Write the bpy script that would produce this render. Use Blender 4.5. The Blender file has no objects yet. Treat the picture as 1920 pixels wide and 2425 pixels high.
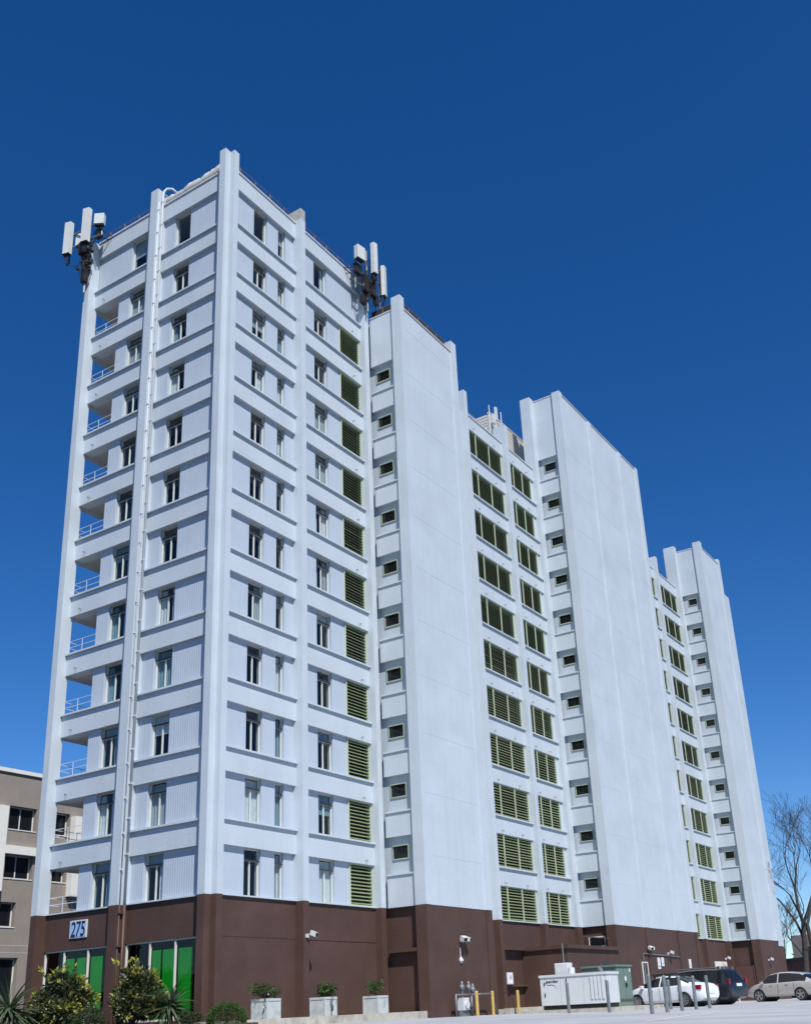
import bpy, math, random
from mathutils import Vector, Matrix
random.seed(7)
scn = bpy.context.scene
COL = scn.collection
R = math.radians

# ------------------------------------------------------------------ camera
CAM = Vector((-27.967, -26.990, -3.338))
FPX, CX, CY = 2454.4, 1019.6, 1473.0          # focal length and principal point in photo pixels (1920 x 2425)
YAW, PIT, ROL = 1.0173, 0.3583, -0.0502
fw = Vector((math.sin(YAW)*math.cos(PIT), math.cos(YAW)*math.cos(PIT), math.sin(PIT)))
r0 = Vector((math.cos(YAW), -math.sin(YAW), 0)); u0 = r0.cross(fw)
rt = math.cos(ROL)*r0 + math.sin(ROL)*u0
up = -math.sin(ROL)*r0 + math.cos(ROL)*u0
cd = bpy.data.cameras.new('camera'); cam = bpy.data.objects.new('camera', cd); COL.objects.link(cam)
cd.sensor_fit = 'VERTICAL'; cd.sensor_height = 24.0; cd.sensor_width = 24.0
cd.lens = FPX/2425*24.0
cd.shift_x = (960-CX)/2425; cd.shift_y = (CY-1212.5)/2425
cd.clip_start = 0.1; cd.clip_end = 3000
M = Matrix((rt, up, -fw)).transposed().to_4x4(); M.translation = CAM
cam.matrix_world = M
scn.camera = cam

# ------------------------------------------------------------------ sky, sun, exposure
SUN_EL = R(51); SUN_H = Vector((-0.595, -0.804))            # horizontal direction towards the sun
w = bpy.data.worlds.new('World'); scn.world = w; w.use_nodes = True
nt = w.node_tree; nt.nodes.clear()
sky = nt.nodes.new('ShaderNodeTexSky'); sky.sky_type = 'NISHITA'; sky.sun_disc = False
sky.sun_elevation = SUN_EL; sky.sun_rotation = math.atan2(SUN_H.x, SUN_H.y) % (2*math.pi)
sky.air_density = 1.0; sky.dust_density = 0.0; sky.ozone_density = 4.0; sky.altitude = 1800
hs = nt.nodes.new('ShaderNodeHueSaturation'); hs.inputs['Saturation'].default_value = 1.305; hs.inputs['Hue'].default_value = 0.508
bg = nt.nodes.new('ShaderNodeBackground'); bg.inputs['Strength'].default_value = 0.118
wo = nt.nodes.new('ShaderNodeOutputWorld')
nt.links.new(sky.outputs[0], hs.inputs['Color']); nt.links.new(hs.outputs[0], bg.inputs[0]); nt.links.new(bg.outputs[0], wo.inputs[0])
sd = bpy.data.lights.new('sun', 'SUN'); sd.energy = 5.0; sd.angle = R(0.53); sd.color = (1.0, 0.965, 0.91)
so = bpy.data.objects.new('sun', sd); COL.objects.link(so)
S3 = Vector((SUN_H.x*math.cos(SUN_EL), SUN_H.y*math.cos(SUN_EL), math.sin(SUN_EL))).normalized()
so.rotation_euler = S3.to_track_quat('Z', 'Y').to_euler(); so.location = (-20, -30, 60)
scn.view_settings.view_transform = 'Standard'; scn.view_settings.look = 'None'
scn.view_settings.exposure = 0.08; scn.view_settings.gamma = 1.0; scn.view_settings.use_curve_mapping = False

# ------------------------------------------------------------------ photo pixel -> point helpers
def ray(u, v): return (rt*((u-CX)/FPX) - up*((v-CY)/FPX) + fw)
def px(u, v, ax, val):
    d = ray(u, v); return CAM + d*((val-CAM[ax])/d[ax])
def pr(u, v, rng):
    d = ray(u, v); d /= math.hypot(d.x, d.y); return CAM + d*rng
def gz(x, y):                                                # lot surface: almost level, falls away round the viewer
    z = -3.62 - 0.0035*(x-10) + 0.012*(y+2)
    z = max(min(z, -3.2), -4.3)
    dd = math.hypot(x-CAM.x, y-CAM.y)
    t = max(0.0, min(1.0, (15.0-dd)/10.0)); t = t*t*(3-2*t)
    return z - 1.15*t
def R4(x, y): return (x*.3747, 1785+y*.3747)
def R5(x, y): return (500+x*.3747, 1785+y*.3747)
def R6(x, y): return (1000+x*.3747, 1785+y*.3747)
def R7(x, y): return (1280+x*.3747, 1785+y*.3747)
def RY(x, y): return (1050+x*.17564, 2225+y*.17564)

# ------------------------------------------------------------------ materials
MAT = {}
def mat(name, col, rough=0.7, var=0.0, vscale=3.0, bump=0.0, bscale=40.0, metal=0.0, spec=0.5, stain=None, coat=0.0, streak=0.0):
    m = bpy.data.materials.new(name); m.use_nodes = True; n = m.node_tree; b = n.nodes['Principled BSDF']
    b.inputs['Base Color'].default_value = (*col, 1); b.inputs['Roughness'].default_value = rough
    b.inputs['Metallic'].default_value = metal; b.inputs['Specular IOR Level'].default_value = spec
    if coat: b.inputs['Coat Weight'].default_value = coat; b.inputs['Coat Roughness'].default_value = 0.04
    L = n.links.new
    tc = n.nodes.new('ShaderNodeTexCoord')
    geo = n.nodes.new('ShaderNodeNewGeometry')
    cur = None
    if var or stain or streak:
        nz = n.nodes.new('ShaderNodeTexNoise'); nz.inputs['Scale'].default_value = vscale; nz.inputs['Detail'].default_value = 6
        L(geo.outputs['Position'], nz.inputs['Vector'])
        mp = n.nodes.new('ShaderNodeMapRange'); mp.inputs[1].default_value = .3; mp.inputs[2].default_value = .7
        mp.inputs[3].default_value = 1-var; mp.inputs[4].default_value = 1+var*.6
        L(nz.outputs['Fac'], mp.inputs[0])
        mx = n.nodes.new('ShaderNodeMix'); mx.data_type = 'RGBA'; mx.blend_type = 'MULTIPLY'; mx.inputs[0].default_value = 1
        mx.inputs[6].default_value = (*col, 1); L(mp.outputs[0], mx.inputs[7]); cur = mx.outputs[2]
    if streak:                                               # rain-washed vertical dirt streaks
        sc = n.nodes.new('ShaderNodeVectorMath'); sc.operation = 'MULTIPLY'; sc.inputs[1].default_value = (5, 5, .22)
        L(geo.outputs['Position'], sc.inputs[0])
        ns = n.nodes.new('ShaderNodeTexNoise'); ns.inputs['Scale'].default_value = 1.0; ns.inputs['Detail'].default_value = 5
        L(sc.outputs[0], ns.inputs['Vector'])
        ms = n.nodes.new('ShaderNodeMapRange'); ms.inputs[1].default_value = .5; ms.inputs[2].default_value = .78
        ms.inputs[3].default_value = 0; ms.inputs[4].default_value = streak; L(ns.outputs['Fac'], ms.inputs[0])
        m2 = n.nodes.new('ShaderNodeMix'); m2.data_type = 'RGBA'; L(ms.outputs[0], m2.inputs[0])
        L(cur, m2.inputs[6]); m2.inputs[7].default_value = (col[0]*.62, col[1]*.61, col[2]*.58, 1); cur = m2.outputs[2]
    if stain:
        n2 = n.nodes.new('ShaderNodeTexNoise'); n2.inputs['Scale'].default_value = stain[1]; n2.inputs['Detail'].default_value = 8
        L(geo.outputs['Position'], n2.inputs['Vector'])
        ms = n.nodes.new('ShaderNodeMapRange'); ms.inputs[1].default_value = .52; ms.inputs[2].default_value = .72
        ms.inputs[3].default_value = 0; ms.inputs[4].default_value = stain[2]; L(n2.outputs['Fac'], ms.inputs[0])
        m2 = n.nodes.new('ShaderNodeMix'); m2.data_type = 'RGBA'; L(ms.outputs[0], m2.inputs[0])
        L(cur, m2.inputs[6]); m2.inputs[7].default_value = (*stain[0], 1); cur = m2.outputs[2]
    if cur is not None: L(cur, b.inputs['Base Color'])
    if bump:
        nb = n.nodes.new('ShaderNodeTexNoise'); nb.inputs['Scale'].default_value = bscale; nb.inputs['Detail'].default_value = 4
        L(geo.outputs['Position'], nb.inputs['Vector'])
        bp = n.nodes.new('ShaderNodeBump'); bp.inputs['Strength'].default_value = bump; bp.inputs['Distance'].default_value = .02
        L(nb.outputs['Fac'], bp.inputs['Height']); L(bp.outputs[0], b.inputs['Normal'])
    MAT[name] = m; return m

mat('white_paint', (.515, .575, .625), .62, .06, .6, .35, 9, stain=((.43, .48, .525), .45, .4), streak=.14)
mat('panel_paint', (.445, .51, .585), .55, .04, 1.2, .08, 30, streak=.10)
mat('grey_concrete', (.40, .38, .35), .85, .25, 6, .3, 30)
mat('brown_paint', (.074, .038, .028), .7, .15, .8, .4, 12, stain=((.105, .062, .05), .9, .3))
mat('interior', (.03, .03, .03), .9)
mat('ceiling_paint', (.50, .47, .44), .9, .1, 3)
mat('window_frame', (.70, .71, .64), .45, .05, 4)
mat('dark_metal', (.035, .035, .04), .5)
mat('louvre_green', (.24, .285, .15), .5, .1, 3)
mat('louvre_frame', (.47, .53, .39), .5, .06, 3)
mat('stair_frame', (.36, .41, .31), .5, .06, 3)
mat('curtain_white', (.72, .72, .70), .9, .1, 8)
mat('curtain_grey', (.40, .43, .44), .9, .1, 8)
mat('curtain_teal', (.22, .34, .38), .9, .1, 8)
mat('rust_metal', (.20, .11, .10), .8, .3, 12)
mat('cap_metal', (.60, .61, .62), .5, .1, 3)
mat('membrane', (.46, .46, .44), .8, .12, 5, .3, 14)
mat('antenna_white', (.60, .62, .60), .45, .05, 3)
mat('black_rubber', (.012, .012, .013), .6)
mat('mesh_black', (.02, .02, .026), .8, .3, 14)
mat('screen_beige', (.58, .55, .47), .7, .12, 5)
mat('dim_interior', (.012, .03, .034), .8)
mat('sign_blue', (.33, .49, .74), .4)
mat('sign_navy', (.004, .012, .07), .5)
mat('sign_white', (.78, .78, .78), .5)
mat('pipe_white', (.58, .62, .66), .45, .05, 3)
mat('pipe_brown', (.085, .048, .038), .55, .05, 3)
mat('green_film', (.003, .20, .012), .08, .15, 1.2, spec=.5)
mat('door_brown', (.10, .045, .04), .55, .1, 3)
mat('taupe', (.27, .235, .205), .85, .08, 1.0, .3, 14, streak=.15)
mat('neighbour_white', (.74, .73, .68), .7, .05, 2)
mat('neighbour_frame', (.66, .66, .62), .6)
mat('brick_red', (.26, .11, .075), .85, .2, 3)
mat('yellow_paint', (.55, .39, .12), .5, .15, 7, stain=((.35, .26, .12), 5, .5))
mat('galvanised', (.20, .22, .23), .5, .18, 7, metal=.35)  # darkened so the drain spouts carry their cast shadows in the colour
mat('generator_paint', (.60, .62, .62), .4, .05, 2.5, .03, 20)
mat('transformer_green', (.135, .20, .165), .45, .06, 3)
mat('kerb_concrete', (.46, .43, .36), .85, .2, 3, .35, 25, stain=((.20, .18, .15), 2.0, .7))
mat('planter_stone', (.47, .50, .50), .8, .10, 5, .3, 30, stain=((.24, .27, .28), 3, .7))
mat('soil', (.05, .035, .025), .95, .2, 8)
mat('mulch', (.07, .045, .03), .95, .3, 6, .6, 20)
mat('bark', (.05, .042, .036), .9, .25, 5, .4, 20)
mat('tyre', (.014, .014, .015), .75)
mat('rim', (.55, .55, .57), .25, metal=.8)
mat('car_white', (.74, .76, .78), .3, coat=.8)
mat('car_navy', (.008, .009, .014), .35, coat=.45)
mat('car_gold', (.46, .44, .41), .34, metal=.2, coat=.9)
mat('car_glass', (.010, .012, .014), .07, spec=.3)
mat('tail_red', (.24, .006, .016), .2)
mat('chrome', (.6, .6, .6), .15, metal=1)
mat('paint_line', (.68, .68, .66), .8, .2, 3)
mat('asphalt', (.055, .055, .055), .9, .2, 2, .4, 40)
mat('plate_white', (.7, .72, .74), .5)

def leafmat(name, c1, c2, rough=.5, sc=2.0):
    m = bpy.data.materials.new(name); m.use_nodes = True; n = m.node_tree; b = n.nodes['Principled BSDF']; L = n.links.new
    b.inputs['Roughness'].default_value = rough
    g = n.nodes.new('ShaderNodeNewGeometry')
    mx = n.nodes.new('ShaderNodeMix'); mx.data_type = 'RGBA'; mx.inputs[6].default_value = (*c1, 1); mx.inputs[7].default_value = (*c2, 1)
    L(g.outputs['Random Per Island'], mx.inputs[0]); L(mx.outputs[2], b.inputs['Base Color'])
    tr = n.nodes.new('ShaderNodeBsdfTranslucent'); L(mx.outputs[2], tr.inputs['Color'])
    ms = n.nodes.new('ShaderNodeMixShader'); ms.inputs[0].default_value = .25
    L(b.outputs[0], ms.inputs[1]); L(tr.outputs[0], ms.inputs[2]); L(ms.outputs[0], n.nodes['Material Output'].inputs['Surface'])
    MAT[name] = m
leafmat('leaf_dark', (.020, .034, .012), (.085, .105, .04), .32)
leafmat('leaf_yellow', (.22, .24, .035), (.46, .40, .07), .4)
leafmat('leaf_box', (.03, .075, .012), (.075, .14, .025))
leafmat('leaf_hedge', (.03, .05, .018), (.07, .085, .03))
leafmat('leaf_yucca', (.05, .085, .04), (.13, .17, .09))
leafmat('twig', (.035, .032, .032), (.065, .06, .06), .9)

def glassmat(name, tint, f=1.5, dark=None):
    m = bpy.data.materials.new(name); m.use_nodes = True; n = m.node_tree; n.nodes.clear(); L = n.links.new
    o = n.nodes.new('ShaderNodeOutputMaterial'); t = n.nodes.new('ShaderNodeBsdfTransparent'); t.inputs[0].default_value = (*tint, 1)
    gl = n.nodes.new('ShaderNodeBsdfGlossy'); gl.inputs['Roughness'].default_value = .02
    fr = n.nodes.new('ShaderNodeFresnel'); fr.inputs[0].default_value = f
    g_ = n.nodes.new('ShaderNodeNewGeometry'); iv = n.nodes.new('ShaderNodeMath'); iv.operation = 'SUBTRACT'; iv.inputs[0].default_value = 1; L(g_.outputs['Backfacing'], iv.inputs[1])
    mu = n.nodes.new('ShaderNodeMath'); mu.operation = 'MULTIPLY'; L(fr.outputs[0], mu.inputs[0]); L(iv.outputs[0], mu.inputs[1])   # only the outer face of a pane reflects
    mx = n.nodes.new('ShaderNodeMixShader'); L(mu.outputs[0], mx.inputs[0]); L(t.outputs[0], mx.inputs[1]); L(gl.outputs[0], mx.inputs[2])
    L(mx.outputs[0], o.inputs[0]); MAT[name] = m
glassmat('glass', (.86, .90, .92), 1.55)
glassmat('glass_dark', (.10, .16, .16), 1.45)

# concrete block wall with visible coursing
def blockmat():
    m = mat('block_paint', (.45, .505, .55), .7, .05, 1.5)
    n = m.node_tree; L = n.links.new; b = n.nodes['Principled BSDF']
    g = n.nodes.new('ShaderNodeNewGeometry'); sx = n.nodes.new('ShaderNodeSeparateXYZ'); cb = n.nodes.new('ShaderNodeCombineXYZ')
    L(g.outputs['Position'], sx.inputs[0]); L(sx.outputs[1], cb.inputs[0]); L(sx.outputs[2], cb.inputs[1])
    br = n.nodes.new('ShaderNodeTexBrick'); L(cb.outputs[0], br.inputs['Vector']); br.inputs['Scale'].default_value = 1
    br.inputs['Brick Width'].default_value = .4; br.inputs['Row Height'].default_value = .2; br.inputs['Mortar Size'].default_value = .008
    bp = n.nodes.new('ShaderNodeBump'); bp.inputs['Strength'].default_value = .5; bp.inputs['Distance'].default_value = .008; bp.invert = True
    L(br.outputs['Fac'], bp.inputs['Height']); L(bp.outputs[0], b.inputs['Normal'])
blockmat()

def groundmat():
    m = bpy.data.materials.new('lot_concrete'); m.use_nodes = True; n = m.node_tree; b = n.nodes['Principled BSDF']; L = n.links.new
    g = n.nodes.new('ShaderNodeNewGeometry')
    a = n.nodes.new('ShaderNodeTexNoise'); a.inputs['Scale'].default_value = .35; a.inputs['Detail'].default_value = 8
    c = n.nodes.new('ShaderNodeTexNoise'); c.inputs['Scale'].default_value = 55; c.inputs['Detail'].default_value = 3
    v = n.nodes.new('ShaderNodeTexVoronoi'); v.feature = 'DISTANCE_TO_EDGE'; v.inputs['Scale'].default_value = .22
    for q in (a, c, v): L(g.outputs['Position'], q.inputs['Vector'])
    r = n.nodes.new('ShaderNodeValToRGB'); r.color_ramp.elements[0].position = .35; r.color_ramp.elements[0].color = (.40, .41, .42, 1)
    r.color_ramp.elements[1].position = .7; r.color_ramp.elements[1].color = (.52, .53, .54, 1); L(a.outputs['Fac'], r.inputs[0])
    mx = n.nodes.new('ShaderNodeMix'); mx.data_type = 'RGBA'; mx.blend_type = 'MULTIPLY'; mx.inputs[0].default_value = .35
    L(r.outputs[0], mx.inputs[6]); L(c.outputs['Fac'], mx.inputs[7])
    mr = n.nodes.new('ShaderNodeMapRange'); mr.inputs[1].default_value = 0; mr.inputs[2].default_value = .006; mr.inputs[3].default_value = .45; mr.inputs[4].default_value = 0
    L(v.outputs['Distance'], mr.inputs[0])
    m2 = n.nodes.new('ShaderNodeMix'); m2.data_type = 'RGBA'; L(mr.outputs[0], m2.inputs[0]); L(mx.outputs[2], m2.inputs[6]); m2.inputs[7].default_value = (.12, .12, .12, 1)
    L(m2.outputs[2], b.inputs['Base Color']); b.inputs['Roughness'].default_value = .85
    bp = n.nodes.new('ShaderNodeBump'); bp.inputs['Strength'].default_value = .3; bp.inputs['Distance'].default_value = .01
    L(c.outputs['Fac'], bp.inputs['Height']); L(bp.outputs[0], b.inputs['Normal'])
    MAT['lot_concrete'] = m
groundmat()

# ------------------------------------------------------------------ mesh helpers
WM = {}
def link(name, data, parent=None, m=None):
    o = bpy.data.objects.new(name, data); COL.objects.link(o)
    WM[o] = m if m is not None else Matrix.Identity(4)
    o.matrix_basis = WM[o]
    if parent is not None:
        o.parent = parent; o.matrix_parent_inverse = WM[parent].inverted()
    return o
def tag(o, label, cat, group=None, kind=None):
    if label: o['label'] = label
    if cat: o['category'] = cat
    if group: o['group'] = group
    if kind: o['kind'] = kind
    return o
def thing(name, label, cat, loc=(0, 0, 0), rz=0, group=None):
    return tag(link(name, None, None, Matrix.Translation(loc) @ Matrix.Rotation(rz, 4, 'Z')), label, cat, group)
class MB:
    def __init__(s): s.v = []; s.f = []; s.mi = []; s.cur = 0
    def face(s, idx): s.f.append(idx); s.mi.append(s.cur)
    def box(s, x0, x1, y0, y1, z0, z1):
        if x0 > x1: x0, x1 = x1, x0
        if y0 > y1: y0, y1 = y1, y0
        if z0 > z1: z0, z1 = z1, z0
        b = len(s.v)
        s.v += [(x0,y0,z0),(x1,y0,z0),(x1,y1,z0),(x0,y1,z0),(x0,y0,z1),(x1,y0,z1),(x1,y1,z1),(x0,y1,z1)]
        for q in ((0,3,2,1),(4,5,6,7),(0,1,5,4),(1,2,6,5),(2,3,7,6),(3,0,4,7)): s.face([b+i for i in q])
        return s
    def obox(s, c, ax, ay, az):                                # oriented box: centre and three half-axis vectors
        c, ax, ay, az = Vector(c), Vector(ax), Vector(ay), Vector(az); b = len(s.v)
        for k in (-1, 1):
            for (i, j) in ((-1,-1),(1,-1),(1,1),(-1,1)): s.v.append(tuple(c+ax*i+ay*j+az*k))
        for q in ((0,3,2,1),(4,5,6,7),(0,1,5,4),(1,2,6,5),(2,3,7,6),(3,0,4,7)): s.face([b+i for i in q])
        return s
    def tube(s, pts, r, n=8, cap=True):
        pts = [Vector(p) for p in pts]; rs = r if isinstance(r, (list, tuple)) else [r]*len(pts); b = len(s.v)
        pu = None
        for i, p in enumerate(pts):
            d = (pts[min(i+1, len(pts)-1)] - pts[max(i-1, 0)]).normalized()
            if pu is None: pu = Vector((0,0,1)) if abs(d.z) < .9 else Vector((1,0,0))
            a = pu - d*pu.dot(d)
            if a.length < 1e-5: a = Vector((0,1,0)) - d*d.y
            a.normalize(); c = d.cross(a); pu = a
            for k in range(n):
                t = 2*math.pi*k/n; s.v.append(tuple(p + (a*math.cos(t)+c*math.sin(t))*rs[i]))
        for i in range(len(pts)-1):
            for k in range(n):
                k2 = (k+1) % n; s.face([b+i*n+k, b+i*n+k2, b+(i+1)*n+k2, b+(i+1)*n+k])
        if cap:
            s.face([b+k for k in range(n)][::-1]); e = b+(len(pts)-1)*n; s.face([e+k for k in range(n)])
        return s
    def prism(s, poly, ax, a0, a1):                            # polygon in the plane normal to axis ax, extruded a0..a1
        b = len(s.v); n = len(poly)
        for a in (a0, a1):
            for p in poly:
                q = [p[0], p[1]]; q.insert(ax, a); s.v.append(tuple(q))
        s.face(list(range(b, b+n))[::-1]); s.face(list(range(b+n, b+2*n)))
        for i in range(n):
            j = (i+1) % n; s.face([b+i, b+j, b+n+j, b+n+i])
        return s
    def quad(s, a, b_, c, d):
        b = len(s.v); s.v += [tuple(a), tuple(b_), tuple(c), tuple(d)]; s.face([b, b+1, b+2, b+3]); return s
    def mesh(s, name, *mats, smooth=False, fix=True):
        me = bpy.data.meshes.new(name); me.from_pydata(s.v, [], s.f)
        for m in mats: me.materials.append(MAT[m])
        if len(mats) > 1: me.polygons.foreach_set('material_index', s.mi)
        if fix:
            import bmesh
            bm = bmesh.new(); bm.from_mesh(me); bmesh.ops.recalc_face_normals(bm, faces=bm.faces); bm.to_mesh(me); bm.free()
        if smooth: me.polygons.foreach_set('use_smooth', [True]*len(me.polygons))
        me.update(); return me
    def build(s, name, m, parent=None, mw=None, smooth=False, fix=True):
        mats = m if isinstance(m, (list, tuple)) else [m]
        return link(name, s.mesh(name, *mats, smooth=smooth, fix=fix), parent, mw)
def bx(name, m, parent, x0, x1, y0, y1, z0, z1): return MB().box(x0, x1, y0, y1, z0, z1).build(name, m, parent)
CACHE = {}
def shared(key, fn):
    if key not in CACHE: CACHE[key] = fn()
    return CACHE[key]

# ================================================================== GROUND
g = MB(); N = 90
xs = [-420+ i*0 for i in range(0)]
def axis_samples(c):
    out = []
    for k in range(-46, 47):
        s = 1 if k >= 0 else -1; t = abs(k)/46
        out.append(c + s*(t*40 + (t**4)*900))
    return out
LOT = (-14.0, 82.0, -23.5, -0.02)
ax_ = sorted(axis_samples(0)+[LOT[0], LOT[1]]); ay_ = sorted(axis_samples(-8)+[LOT[2], LOT[3]])
lot = MB()
for yy in ay_:
    for xx in ax_: g.v.append((xx, yy, gz(xx, yy)))
lot.v = g.v; n_ = len(ax_)
for j in range(len(ay_)-1):
    for i in range(n_-1):
        mx_, my_ = (ax_[i]+ax_[i+1])/2, (ay_[j]+ay_[j+1])/2
        (lot if LOT[0] < mx_ < LOT[1] and LOT[2] < my_ < LOT[3] else g).face([j*n_+i, j*n_+i+1, (j+1)*n_+i+1, (j+1)*n_+i])
tag(g.build('ground', 'asphalt', smooth=True), None, None, kind='structure')
tag(lot.build('parking_lot', 'lot_concrete', smooth=True), None, None, kind='structure')
def strip(name, x0, x1, y0, y1, h, m, kind='structure', side=0):
    b = MB(); k = 12; v0 = len(b.v)
    for i in range(k+1):
        for (yy) in (y0, y1):
            xx = x0+(x1-x0)*i/k
            b.v.append((xx, yy, gz(xx, yy)+h))
    for i in range(k): b.face([2*i, 2*i+2, 2*i+3, 2*i+1])
    return tag(b.build(name, m, fix=False), None, None, kind=kind)
# raised walk along the first wing with its kerb, planting bed in front of the entrance side
w1 = bx('raised_walk', 'kerb_concrete', None, -1.2, 10.36, -2.2, -0.02, -4.2, -3.34); w1['kind'] = 'structure'
bd = bx('planting_bed', 'mulch', None, -9.0, -1.24, -3.3, 10.2, -4.3, -3.42); bd['kind'] = 'structure'
b2 = bx('planting_bed_inner', 'mulch', None, -1.2, 0.1, 0.0, 10.2, -4.3, -3.425); b2['kind'] = 'structure'
# low kerb between the first stair tower and the generator pad
kb = bx('kerb', 'kerb_concrete', None, 15.9, 22.6, -3.05, -2.75, -4.1, -3.40); kb['kind'] = 'structure'
pv = bx('service_yard', 'kerb_concrete', None, 16.06, 22.88, -2.74, -0.24, -4.1, -3.44); pv['kind'] = 'structure'
for i, x in enumerate((-6.0, 2.0, 27.0, 33.5)):
    p0 = MB(); pass
# parking stripes on the lot
for (x0, y0, x1, y1, wd) in ((20.2, -5.4, 20.7, -10.2, .11), (25.3, -5.2, 25.9, -10.2, .11), (31.0, -5.2, 31.6, -10.2, .11), (-6, -18.2, 4, -16.4, .12), (8, -19.5, 19, -17.6, .12), (14.5, -15.7, 26, -14.2, .12)):
    d = Vector((x1-x0, y1-y0)).normalized(); nn = Vector((-d.y, d.x))*wd; b = MB(); K = 10
    for i in range(K+1):
        for s in (-1, 1):
            qx = x0+(x1-x0)*i/K + nn.x*s*.5; qy = y0+(y1-y0)*i/K + nn.y*s*.5; b.v.append((qx, qy, gz(qx, qy)+.005))
    for i in range(K): b.face([2*i, 2*i+2, 2*i+3, 2*i+1])
    tag(b.build('parking_stripe', 'paint_line', fix=True), None, None, kind='structure')

# ================================================================== MAIN BUILDING
BLD = thing('apartment_building', 'tall white apartment tower with brown ground floor, pilasters and green louvres', 'building', (0, 0, -3.6))
H = 2.75; OPEN = 1.77; ZB = 0.93; GB = -4.3
# --- façade frames: B faces -y (s = x), A faces -x (s = y)
def FB(y0): return lambda s0, s1, d0, d1, z0, z1: (s0, s1, y0+d0, y0+d1, z0, z1)
def FA(x0): return lambda s0, s1, d0, d1, z0, z1: (x0+d0, x0+d1, s0, s1, z0, z1)
def fbox(name, m, F, s0, s1, d0, d1, z0, z1, parent=BLD): return bx(name, m, parent, *F(s0, s1, d0, d1, z0, z1))

def panel_mesh(wd, ht, rib):
    b = MB(); n = max(2, int(round(wd/rib))); p = wd/n; prof = []
    for i in range(n):
        x = -wd/2 + i*p; prof += [(x, 0), (x+p*.18, -.007), (x+p*.72, -.007), (x+p*.9, 0)]
    prof.append((wd/2, 0)); poly = prof + [(wd/2, .30), (-wd/2, .30)]
    return b.prism(poly, 2, 0, ht)
def panel(face, off, s0, s1, d, z0, z1, rib=0):
    wd, ht, c = s1-s0, z1-z0, (s0+s1)/2
    key = ('panel', round(wd, 3), round(ht, 3), rib)
    def mk():
        if rib: return panel_mesh(wd, ht, rib).mesh('panel', 'panel_paint')
        return MB().box(-wd/2, wd/2, 0, .30, 0, ht).mesh('panel', 'panel_paint')
    return link('panel', shared(key, mk), BLD, place(face, off, c, d, z0))
def place(face, off, s, d, z):
    if face == 'B': return Matrix.Translation((s, off+d, z))
    return Matrix.Translation((off+d, s, z)) @ Matrix.Rotation(-math.pi/2, 4, 'Z')

CURT = random.Random(3)
def window(face, off, s0, s1, d, z0, z1, style=0, curtain=None, parent=BLD):
    """frame mesh with panes and curtains as sub-parts; local: x along wall, -y outside"""
    wd, ht, c = s1-s0, z1-z0, (s0+s1)/2; mw = place(face, off, c, d, z0); t = .036; tz = ht-.42
    def fr():
        b = MB(); h2 = wd/2
        b.box(-h2, -h2+t, -.03, .03, 0, ht).box(h2-t, h2, -.03, .03, 0, ht).box(-h2+t, h2-t, -.03, .03, 0, t).box(-h2+t, h2-t, -.03, .03, ht-t, ht)
        if style in (0, 1):
            b.box(-h2+t, h2-t, -.035, .028, tz-.03, tz+.03)
            if style == 0: b.box(-.026, .026, -.036, .026, t, tz-.03)
        return b.mesh('window', 'window_frame')
    o = link('window', shared(('win', round(wd, 3), round(ht, 3), style), fr), parent, mw)
    def pane(x0, x1, za, zb):
        me = shared(('pane', round(x1-x0, 3), round(zb-za, 3)), lambda: MB().box(-(x1-x0)/2, (x1-x0)/2, -.006, .006, 0, zb-za).mesh('pane', 'glass'))
        link('pane', me, o, mw @ Matrix.Translation(((x0+x1)/2, 0, za)))
    h2 = wd/2
    if style == 0:
        pane(-h2+t, -.026, t, tz-.03); pane(.026, h2-t, t, tz-.03); pane(-h2+t, h2-t, tz+.03, ht-t)
    elif style == 1: pane(-h2+t, h2-t, t, tz-.03); pane(-h2+t, h2-t, tz+.03, ht-t)
    else: pane(-h2+t, h2-t, t, ht-t)
    if style in (0, 1):                                        # dark projecting vent bar at the transom
        vb = MB().box(-h2+t, h2+.005, -.11, -.037, tz-.022, tz+.022)
        link('transom_bar', shared(('tb', round(wd, 3), round(tz, 3)), lambda: vb.mesh('transom_bar', 'dark_metal')), o, mw)
    k = CURT.random() if curtain is None else curtain
    def drape(x0, x1, za, zb, m, dep=.09):
        b = MB(); n = max(3, int((x1-x0)/.07)); poly = []
        for i in range(n+1): poly.append((x0+(x1-x0)*i/n, dep + (.022 if i % 2 else -.022)))
        poly += [(x1, dep+.05), (x0, dep+.05)]
        b.prism(poly, 2, za, zb).build('curtain', m, o, mw)
    def blind(za, m): MB().box(-h2+.02, h2-.02, .05, .065, za, ht-.02).build('blind', m, o, mw)
    cm = CURT.choice(['curtain_white', 'curtain_white', 'curtain_grey', 'curtain_teal'])
    if k < .16: pass
    elif k < .45: blind(ht*CURT.uniform(.45, .75), CURT.choice(['curtain_white', 'curtain_grey', 'curtain_teal']))
    elif k < .62: drape(-h2+.02, -h2+wd*CURT.uniform(.2, .35), .03, ht-.06, cm); drape(h2-wd*CURT.uniform(.2, .35), h2-.02, .03, ht-.06, cm)
    elif k < .8: drape(-h2+.02, h2-.02, .03, ht-.06, cm)
    else: blind(ht*.72, 'curtain_grey'); drape(h2-wd*.4, h2-.02, .03, ht-.06, cm)
    return o

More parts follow.
